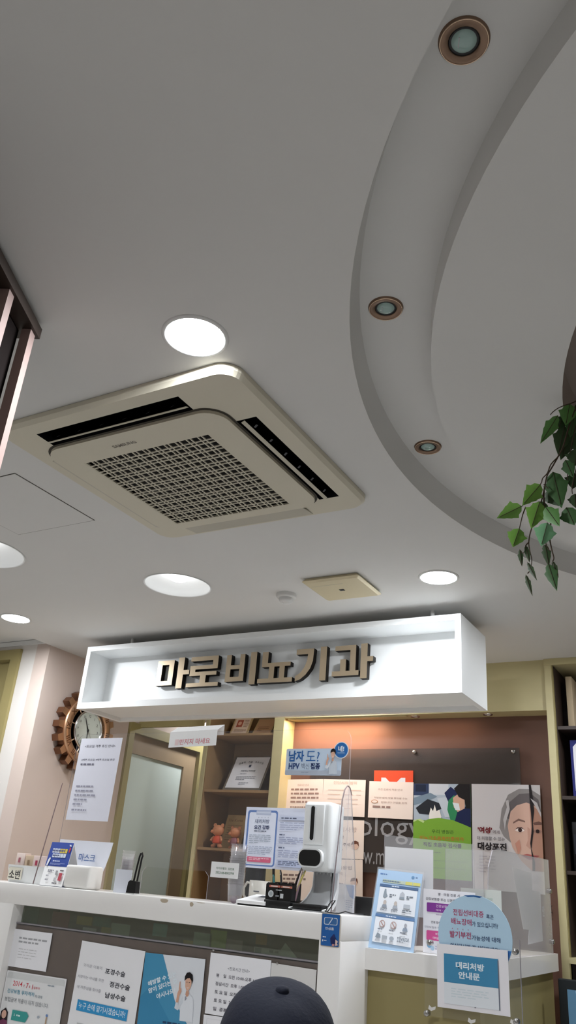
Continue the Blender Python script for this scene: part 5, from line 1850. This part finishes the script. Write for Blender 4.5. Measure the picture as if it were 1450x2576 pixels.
# clear front panel with screws, round board and A-sheet on it
YQ = 3.335
p0, p1 = at(1069, 2350, YQ), at(1309, 2385, YQ)
zt_, zb_ = at(1190, 2352, YQ).z, at(1190, 2572, YQ).z
fp = thing('clear_front_panel', 'clear acrylic panel screwed before the lower counter under the round board', 'panel', ((p0.x + p1.x) / 2, YQ, zb_))
MB().box((p0.x, YQ, zb_), (p1.x, YQ + .004, zt_), 'acrylic').build('sheet', fp)
b = MB()
for (q0_, q1_) in (((p1.x - .0025, zb_), (p1.x, zt_)),):
    b.box((q0_[0], YQ - .0005, q0_[1]), (q1_[0], YQ + .0045, q1_[1]), 'acrylic_edge')
b.build('edge', fp)
for (px, py) in ((1082, 2371), (1297, 2394), (1075, 2549), (1300, 2570)):
    c = at(px, py, YQ)
    MB().lathe((c.x, YQ, c.z), [(0, .012), (.009, .012), (.0105, .009), (.0105, -.013)], 'steel', 20, axis=(0, -1, 0)).build('standoff', fp)
for (px, py) in ((1088, 2536), (1188, 2568), (1295, 2571)):
    c = at(px, py, YQ - .001)
    b = MB().add([(c.x - .016, YQ - .001, c.z - .004), (c.x - .004, YQ - .001, c.z - .010), (c.x + .012, YQ - .001, c.z - .003), (c.x + .014, YQ - .001, c.z + .007), (c.x - .002, YQ - .001, c.z + .002), (c.x - .012, YQ - .001, c.z + .009)], [(0, 1, 2, 3, 4, 5)], (224, 222, 218))
    b.build('tape_scrap', fp)
# round board
c = at(1194, 2357, YQ - .006)
rad = (at(1288, 2357, YQ).x - at(1102, 2340, YQ).x) / 2
ro = thing('round_board', 'round pale blue board with crimson and navy hangul before the lower counter', 'board', (c.x, YQ - .006, c.z - rad))
s = Sheet((c.x - rad, YQ - .004, c.z + rad), (2 * rad, 0, 0), (0, 0, -2 * rad), (182, 212, 232), .003)
s.b = MB()
s.b.prism([s.p(.5 + .5 * math.cos(2 * math.pi * k / 72), .5 + .5 * math.sin(2 * math.pi * k / 72), -1) for k in range(72)], (0, .003, 0), (182, 212, 232))
s.poly([(.5 + .497 * math.cos(math.radians(a)), .5 + .497 * math.sin(math.radians(a))) for a in range(14, 167, 6)], (62, 116, 186))
s.poly([(.36, .012), (.5, .002), (.62, .010), (.58, .03), (.5, .02), (.42, .028)], (44, 92, 150))
s.text('전립선비대증', .42, .225, .078, (176, 68, 104), .012, width=.42)
s.text('혹은', .715, .245, .055, (56, 74, 110), .008, width=.10)
s.text('배뇨장애', .325, .335, .078, (176, 68, 104), .012, width=.28)
s.text('가 있으십니까?', .645, .348, .060, (56, 74, 110), .008, width=.35)
for i in range(4):
    s.oval(.20 + i * .073, .425, .006, .006, (186, 110, 140))
s.text('발기부전', .31, .492, .080, (176, 68, 104), .012, width=.29)
s.text('가능성에 대해', .655, .51, .060, (56, 74, 110), .010, width=.38)
s.text('의심되시면 꼭 상담하세요!', .50, .625, .055, (56, 74, 110), .010, width=.66)
s.b.build('board_face', ro)
# A-sheet in front
s = px_sheet((1100, 2373), (1278, 2391), (1093, 2531), YQ - .0125, (238, 236, 240), .0012)
s.rect(.10, .15, .865, .60, (70, 140, 180))
s.text('대리처방', .47, .315, .115, (222, 234, 242), .035, width=.40)
s.text('안내문', .455, .465, .115, (222, 234, 242), .035, width=.30)
s.rect(.855, .17, .87, .93, (110, 116, 130))
s.rect(.10, .60, .855, .93, (228, 233, 238))
s.lines(.2, .68, .72, .84, 4, (208, 220, 226), .35, 3, .1)
s.poly([(.52, .93), (.54, .925), (.545, .94), (.525, .945)], (120, 120, 126))
s.done('notice_sheet', 'white sheet with a blue guide banner taped over the lower half of the round board', 'paper sheet')

# frosted side box along the return of the lower counter
fx = lambda t: Vector((cxr + (far.x - cxr) * t, LY + (far.y - LY) * t, 0))
sb = thing('frosted_shield', 'frosted clear side shield with folded papers along the lower counter return', 'screen', fx(.4) + Vector((-.03, 0, ZL)))
XS = cxr - .035
pl = [(1222, 2360), (1228, 2180), (1238, 2139), (1256, 2136), (1300, 2148), (1355, 2158), (1388, 2166), (1397, 2180), (1404, 2260), (1409, 2370)]
P = [atx(px, py, XS) for px, py in pl]
P[0].z = ZL
P[-1].z = ZL
for p in P:
    p.y = min(p.y, 4.60)
MB().prism(P, (.004, 0, 0), 'acrylic_frost', side='acrylic_edge').build('panel', sb)
p = atx(1216, 2132, XS)
P2 = [(XS - .0005, P[0].y - .001, ZL), (XS - .16, P[0].y - .001, ZL), (XS - .16, P[0].y - .001, P[2].z - .01), (XS - .0005, P[0].y - .001, P[2].z - .01)]
MB().prism(P2, (0, -.004, 0), 'acrylic_haze', side='acrylic_edge').build('front_flap', sb)
for (px, py) in ((1402, 2245), (1407, 2368)):
    c = atx(px, py, XS + .004)
    c.y = min(c.y, 4.58)
    MB().lathe(c, [(0, .012), (.010, .012), (.012, .008), (.012, 0)], 'steel', 16, axis=(1, 0, 0)).build('standoff', sb)


def on_side(pts, X, m, label, name='folded_paper', cat='paper sheet', group='papers behind the frosted shield', letters=()):
    Q = [atx(px, py, X) for px, py in pts]
    for q_ in Q:
        q_.y = min(q_.y, 4.62)
        q_.z = max(q_.z, ZL)
    b = MB().prism(Q, (-.0012, 0, 0), m)
    for (t_, px, py, hh, rgb) in letters:
        c_ = atx(px, py, X + .0006)
        b.text(t_, c_, (0, 1, 0), (0, 0, 1), hh, rgb, .01)
    return tag(b.build(name), label, cat, group)


on_side([(1290, 2182), (1338, 2196), (1340, 2240), (1358, 2242), (1360, 2300), (1345, 2340), (1318, 2338), (1300, 2240)], XS - .03, (226, 224, 222), 'white folded paper bag shape seen through the frosted shield')
on_side([(1336, 2248), (1403, 2250), (1409, 2366), (1330, 2376)], XS - .05, (232, 232, 236), 'white sheet with large grey won letters behind the frosted shield', 'price_sheet', letters=(('원', 1391, 2295, .075, (150, 152, 162)), ('원', 1384, 2332, .075, (150, 152, 162)), ('만', 1368, 2292, .05, (176, 178, 184))))
on_side([(1228, 2226), (1252, 2238), (1262, 2300), (1256, 2374), (1230, 2372)], XS - .10, (228, 228, 224), 'white sheet standing upright at the near end of the frosted shield')

# ================================================================== HANGING VINE
vy = 2.03
vn = thing('hanging_vine', 'artificial green vine with serrated leaves hanging from the round ceiling recess', 'plant', at(1440, 1010, vy))


def vz(zx, zy, d=0.0):
    return at(1230 + zx / 4.6, 960 + zy / 4.6, vy + d)


stems = [[(1120, 150, .06), (1040, 210, .03), (960, 250, 0), (880, 275, -.01), (800, 310, -.02), (740, 355, -.02), (715, 385, -.02)],
         [(1080, 180, .04), (1010, 300, .02), (930, 520, .01), (860, 760, 0), (800, 875, 0), (735, 990, 0), (680, 1080, 0), (660, 1160, .01), (640, 1260, .01), (612, 1380, 0), (560, 1520, 0), (500, 1690, 0)],
         [(800, 875, 0), (720, 960, -.01), (680, 1060, -.01), (625, 1120, -.015), (600, 1190, -.02), (470, 1330, -.02), (385, 1445, -.02)],
         [(430, 1450, -.01), (395, 1540, -.01), (370, 1640, -.01), (355, 1705, -.01)],
         [(500, 1690, 0), (475, 1780, 0), (465, 1880, 0), (480, 1970, 0), (500, 2060, 0), (490, 2160, 0)],
         [(465, 1860, 0), (430, 1900, 0), (425, 1960, 0), (395, 1985, 0), (365, 1960, 0)],
         [(640, 1260, .01), (640, 1380, .01), (660, 1460, .01), (690, 1480, .01), (720, 1620, 0), (705, 1790, 0), (730, 1940, 0), (755, 2040, 0), (740, 2080, 0)],
         [(700, 1800, 0), (660, 1850, 0), (690, 1940, 0), (720, 1960, 0)],
         [(1100, 300, .04), (1010, 520, .03), (960, 740, .02), (920, 1000, .02), (910, 1150, .02), (880, 1260, .02)],
         [(1120, 500, .05), (1040, 900, .03), (970, 1200, .02), (970, 1300, .02)],
         [(725, 490, -.02), (790, 495, -.01)], [(640, 1190, .0), (690, 1240, 0)], [(450, 2220, 0), (470, 2200, 0), (490, 2160, 0)]]
b = MB()
for st in stems:
    pts = [vz(*q_) for q_ in st]
    # smooth the polyline a little
    fine = []
    for i in range(len(pts) - 1):
        a0_ = pts[max(i - 1, 0)]; a1_, a2_ = pts[i], pts[i + 1]; a3_ = pts[min(i + 2, len(pts) - 1)]
        for t in (0, .34, .67):
            fine.append(.5 * ((2 * a1_) + (a2_ - a0_) * t + (2 * a0_ - 5 * a1_ + 4 * a2_ - a3_) * t * t + (3 * a1_ - a0_ - 3 * a2_ + a3_) * t ** 3))
    fine.append(pts[-1])
    r0 = .0026 if len(st) > 8 else .0018
    b.tube(fine, [r0 * (1 - .4 * i / len(fine)) for i in range(len(fine))], 'stem', 7)
b.build('stem', vn)


def leaf(b, base, tip, wpx, m, d=0.0, fold=.25, curl=.15, seed=1):
    B, T = vz(*base, d), vz(*tip, d - .008)
    ax = T - B
    L = ax.length
    A = ax.normalized()
    view = (B - EYE).normalized()
    side = A.cross(view).normalized()
    nrm = side.cross(A).normalized()
    W = wpx / 4.6 / FPX * (B - EYE).length * .5
    n = 9
    rnd_ = random.Random(seed)
    mid, lft, rgt = [], [], []
    for i in range(n + 1):
        t = i / n
        wv = (1.15 * math.sin(math.pi * min(t * 1.55, 1) ** .75 * .5) if t < .35 else 1.0 * (1 - ((t - .30) / .70) ** 1.15)) if t > 0 else 0.0
        wv = max(0.0, min(1.0, wv))
        droop = nrm * (-curl * L * (t - .4) ** 2)
        c_ = B + A * (L * t) + droop
        mid.append(c_)
        for sgn, lst in ((-1, lft), (1, rgt)):
            jag = 1 + (.13 if i % 2 else -.05) * (1 if 0 < i < n else 0) + rnd_.uniform(-.03, .03)
            back = -A * (.06 * L * wv * (1 if i % 2 else 0))
            lst.append(c_ + side * (sgn * W * wv * jag) + nrm * (fold * W * wv) + back)
    vs = mid + lft + rgt
    fs = []
    k = n + 1
    for i in range(n):
        fs += [(i, i + 1, k + i + 1, k + i), (i + 1, i, 2 * k + i, 2 * k + i + 1)]
    b.add(vs, fs, m, True)
    b.tube([mid[i] - nrm * .0006 for i in range(0, n, 2)], .0008, 'stem', 5, caps=False)


leaves = [((800, 395), (592, 728), 150, 0, -.02), ((600, 1190), (385, 1440), 215, 1, -.02), ((382, 1440), (92, 1582), 200, 1, -.025),
          ((355, 1702), (278, 1922), 220, 1, -.02), ((590, 1395), (490, 1710), 235, 1, -.015), ((745, 1050), (850, 1480), 260, 2, .01),
          ((700, 1240), (820, 1450), 230, 4, .02), ((660, 1455), (828, 1685), 200, 0, -.01), ((680, 1635), (606, 1915), 240, 3, -.02),
          ((860, 400), (800, 560), 170, 4, .02), ((880, 520), (800, 860), 200, 4, .03), ((960, 540), (830, 920), 230, 4, .04), ((940, 260), (890, 520), 200, 0, .01),
          ((1010, 330), (940, 660), 220, 2, .03), ((1020, 780), (1000, 985), 230, 4, .02), ((890, 910), (985, 1120), 150, 2, .01), ((1000, 1060), (970, 1250), 200, 4, .03),
          ((900, 1460), (998, 1672), 230, 2, .01), ((1000, 1300), (1010, 1470), 160, 4, .02), ((640, 1390), (560, 1560), 200, 2, .01), ((1060, 600), (1050, 860), 260, 4, .05), ((1080, 240), (1060, 520), 240, 2, .04),
          ((362, 1945), (388, 2150), 62, 4, 0), ((430, 1900), (478, 2105), 66, 4, 0), ((452, 2095), (565, 2312), 62, 4, 0), ((432, 2240), (512, 2492), 58, 4, 0),
          ((655, 1890), (700, 2150), 100, 4, 0), ((690, 2110), (795, 2435), 140, 2, -.01), ((742, 2080), (812, 2280), 60, 4, 0), ((640, 1895), (665, 1990), 60, 4, .01)]
for i, (bs, tp, wp, ci, d) in enumerate(leaves):
    b = MB()
    leaf(b, bs, tp, wp, 'leaf_%d' % ci, d, seed=i)
    b.build('leaf', vn)

# ================================================================== PERSON IN A CAP, seen from behind
hc = atd(700, 2590, 1.34)       # middle of the cap
top = atd(712, 2453, 1.30)
fwd = Vector((-.55, .83, 0)).normalized()       # faces the counter, turned a little towards the pink wall
rt = Vector((fwd.y, -fwd.x, 0))
pe = thing('person', 'person in a navy cap seen from behind, seated before the counter', 'person', (hc.x, hc.y, 0))


def skin_body(name, joints, edges, parent, m, sub=2):
    me = bpy.data.meshes.new(name)
    o = bpy.data.objects.new(name, me)
    COL.objects.link(o)
    org = Vector(parent['_o'])
    me.from_pydata([tuple(Vector(j[0]) - org) for j in joints], edges, [])
    md = o.modifiers.new('s', 'SKIN')
    md.use_smooth_shade = True
    for i, j in enumerate(joints):
        r_ = j[1]
        me.skin_vertices[0].data[i].radius = r_ if isinstance(r_, tuple) else (r_, r_)
    me.skin_vertices[0].data[0].use_root = True
    sd = o.modifiers.new('d', 'SUBSURF')
    sd.levels = sd.render_levels = sub
    bpy.context.view_layer.update()
    ev = bpy.data.meshes.new_from_object(o.evaluated_get(bpy.context.evaluated_depsgraph_get()))
    o.modifiers.clear()
    o.data = ev
    ev.materials.clear()
    ev.materials.append(M(m))
    for p in ev.polygons:
        p.use_smooth = True
        p.material_index = 0
    o.parent = parent
    o['_o'] = tuple(org)
    return o


gz = hc.z                      # cap middle height
G = lambda f_, r__, z: (hc.x + fwd.x * f_ + rt.x * r__, hc.y + fwd.y * f_ + rt.y * r__, z)
hz = gz - .055                 # head centre
J = [(G(-.10, 0, .44), (.16, .13)),          # 0 pelvis
     (G(-.12, 0, .58), (.15, .12)), (G(-.10, 0, .72), (.165, .12)), (G(-.05, 0, hz - .17), (.11, .075)), (G(-.02, 0, hz - .10), .062), (G(.0, 0, hz), (.078, .092)), (G(.005, 0, hz + .05), (.076, .088))]
E_ = [(0, 1), (1, 2), (2, 3), (3, 4), (4, 5), (5, 6)]
for s_ in (-1, 1):
    k = len(J)
    J += [(G(-.07, s_ * .16, hz - .20), .062), (G(-.05, s_ * .22, hz - .42), .047), (G(.14, s_ * .17, .56), .037), (G(.21, s_ * .13, .555), (.042, .020))]
    E_ += [(3, k), (k, k + 1), (k + 1, k + 2), (k + 2, k + 3)]
    k2 = len(J)
    J += [(G(-.04, s_ * .10, .44), .088), (G(.32, s_ * .12, .46), .064), (G(.34, s_ * .12, .08), .042), (G(.46, s_ * .13, .04), (.042, .034))]
    E_ += [(0, k2), (k2, k2 + 1), (k2 + 1, k2 + 2), (k2 + 2, k2 + 3)]
body = skin_body('body', J, E_, pe, 'skin')
# fingers: short bent chains rooted in the palms
for s_ in (-1, 1):
    for i in range(4):
        o_ = -.027 + .018 * i
        L_ = (.060, .070, .066, .052)[i]
        base_ = Vector(G(.225, s_ * .13 + o_, .558))
        MB().tube([base_, base_ + fwd * L_ * .5 + Vector((0, 0, .002)), base_ + fwd * L_ * .85 + Vector((0, 0, -.008)), base_ + fwd * L_ + Vector((0, 0, -.018))], [.0095, .009, .008, .006], 'skin', 8).build('finger', pe)
    base_ = Vector(G(.195, s_ * .13 - s_ * .036, .552))
    MB().tube([base_, base_ + fwd * .03 - rt * (s_ * .016), base_ + fwd * .052 - rt * (s_ * .018) - Vector((0, 0, .006))], [.011, .010, .007], 'skin', 8).build('thumb', pe)
# jacket and trousers follow the body
J2 = [(G(-.10, 0, .42), (.185, .155)), (G(-.12, 0, .58), (.175, .145)), (G(-.10, 0, .72), (.19, .145)), (G(-.05, 0, hz - .175), (.13, .095)), (G(-.03, 0, hz - .135), .075)]
E2 = [(0, 1), (1, 2), (2, 3), (3, 4)]
for s_ in (-1, 1):
    k = len(J2)
    J2 += [(G(-.07, s_ * .165, hz - .20), .078), (G(-.05, s_ * .225, hz - .42), .062), (G(.12, s_ * .175, .56), .050)]
    E2 += [(3, k), (k, k + 1), (k + 1, k + 2)]
skin_body('jacket', J2, E2, pe, (150, 152, 158))
J3 = [(G(-.08, 0, .44), (.175, .145))]
E3 = []
for s_ in (-1, 1):
    k = len(J3)
    J3 += [(G(.0, s_ * .10, .44), .10), (G(.32, s_ * .12, .46), .076), (G(.34, s_ * .12, .10), .056)]
    E3 += [(0, k), (k, k + 1), (k + 1, k + 2)]
skin_body('trousers', J3, E3, pe, (120, 122, 130))
for s_ in (-1, 1):
    b = MB().ball(G(.41, s_ * .125, .045), .05, 'black_soft', 16, (1, 1, .8))
    b.f, b.m, b.sm = b.f, b.m, b.sm
    c_ = Vector(G(.41, s_ * .125, .045))
    b.v = [c_ + fwd * (v - c_).dot(fwd) * 2.6 + rt * (v - c_).dot(rt) * .9 + Vector((0, 0, (v - c_).z)) for v in b.v]
    b.build('shoe', pe)
    # ear
    e_ = Vector(G(-.005, s_ * .083, hz - .005))
    b = MB().ball(e_, .03, 'skin', 12, (.4, 1, 1))
    b.v = [e_ + rt * (v - e_).x * .9 + fwd * (v - e_).y * .62 + Vector((0, 0, (v - e_).z * 1.05)) for v in b.v]
    b.build('ear', body)
    # eyes
    b = MB().ball(G(.083, s_ * .031, hz + .005), .0125, (236, 234, 230), 12)
    b.ball(G(.0925, s_ * .031, hz + .005), .0055, (40, 28, 24), 8)
    b.build('eye', body)
b = MB().tube([G(.088, 0, hz + .010), G(.106, 0, hz - .012), G(.112, 0, hz - .026), G(.095, 0, hz - .034)], [.007, .010, .013, .009], 'skin', 10)
b.build('nose', body)
MB().tube([G(.088, -.022, hz - .056), G(.097, 0, hz - .054), G(.088, .022, hz - .056)], [.003, .006, .003], (170, 96, 88), 8).build('mouth', body)
# hair at the back of the head below the cap
b = MB()
n_ = 26
vs, fs = [], []
for j in range(7):
    for i in range(n_):
        a = math.radians(75 + 210 * i / (n_ - 1))
        t = j / 6
        rr = 1.0 - .12 * t * t
        vs.append(G(.098 * rr * math.cos(a) - .002, .088 * rr * math.sin(a), hz + .05 - .115 * t))
for j in range(6):
    fs += [(j * n_ + i, j * n_ + i + 1, (j + 1) * n_ + i + 1, (j + 1) * n_ + i) for i in range(n_ - 1)]
b.add(vs, fs, 'hair', True)
b.build('hair', pe)
# cap: six panelled crown, button, visor, strap
cap_h = (top.z - (hz + .035)) * .90
b = MB()
n_, mrows = 72, 14
vs, fs = [], []
for j in range(mrows + 1):
    t = j / mrows
    for i in range(n_):
        a = 2 * math.pi * i / n_
        seam = 1 - .012 * math.exp(-((math.degrees(a) % 60 - 30) / 3.5) ** 2)
        prof_r = math.cos(t * math.pi / 2) ** .62
        hgt = math.sin(t * math.pi / 2) ** 1.05
        wob = 1 + .012 * math.sin(3 * a + 5 * t) * (1 - t)
        f0 = .112 * prof_r * math.cos(a) * wob * seam
        r0_ = .100 * prof_r * math.sin(a) * wob * seam
        dent = -.006 * math.exp(-(((a - 2.2) / .5) ** 2)) * math.sin(math.pi * t)
        vs.append(G(f0 - .004, r0_, hz + .032 + cap_h * hgt * .94 + dent))
for j in range(mrows):
    fs += [(j * n_ + i, j * n_ + (i + 1) % n_, (j + 1) * n_ + (i + 1) % n_, (j + 1) * n_ + i) for i in range(n_)]
b.add(vs, fs, 'navy_cloth', True)
CT = Vector(G(0, 0, hz + .03))
RT_ = Matrix.Rotation(math.radians(20), 3, rt)
TL_ = lambda v: CT + RT_ @ (Vector(v) - CT)
b.v = [TL_(v) for v in b.v]
cp = b.build('cap', pe)
MB().lathe(TL_(G(-.004, 0, hz + .032 + cap_h * .935)), [(.0, .007), (.006, .0065), (.0105, .004), (.0115, 0)], 'navy_cloth', 20, axis=RT_ @ Vector((0, 0, 1))).build('button', cp)
b = MB()
vs, fs = [], []
for j in range(6):
    t = j / 5
    for i in range(21):
        a = math.radians(-62 + 124 * i / 20)
        rr = .106 + (.062 * math.cos(a * 1.1)) * t
        vs.append(G(rr * math.cos(a) - .004, (.096 + .012 * t) * math.sin(a) / math.sin(math.radians(62)) * .92, hz + .036 - .016 * t * t - .02 * t * math.sin(a) ** 2))
for j in range(5):
    fs += [(j * 21 + i, j * 21 + i + 1, (j + 1) * 21 + i + 1, (j + 1) * 21 + i) for i in range(20)]
b.add([TL_(v) for v in vs], fs, 'navy_cloth', True)
b.build('visor', cp)
MB().tube([TL_(G(-.108 * math.cos(t), .097 * math.sin(t), hz + .036)) for t in (-.7, -.35, 0, .35, .7)], .006, 'black_soft', 8).build('strap', cp)
# low stool under the person
st_ = thing('stool', 'low dark stool under the person in the navy cap', 'stool', (G(-.06, 0, 0)[0], G(-.06, 0, 0)[1], 0))
sc0 = Vector(G(-.06, 0, 0))
MB().lathe(sc0, [(0, .24), (.20, .24), (.215, .25), (.215, .268), (.20, .278), (0, .278)], 'dark_cloth', 36).build('seat', st_)
for a in (45, 135, 225, 315):
    d_ = Vector((math.cos(math.radians(a)), math.sin(math.radians(a)), 0))
    MB().tube([sc0 + d_ * .19 + Vector((0, 0, .001)), sc0 + d_ * .15 + Vector((0, 0, .241))], .013, 'steel', 10).build('leg', st_)

for o in bpy.data.objects:
    if '_o' in o:
        del o['_o']
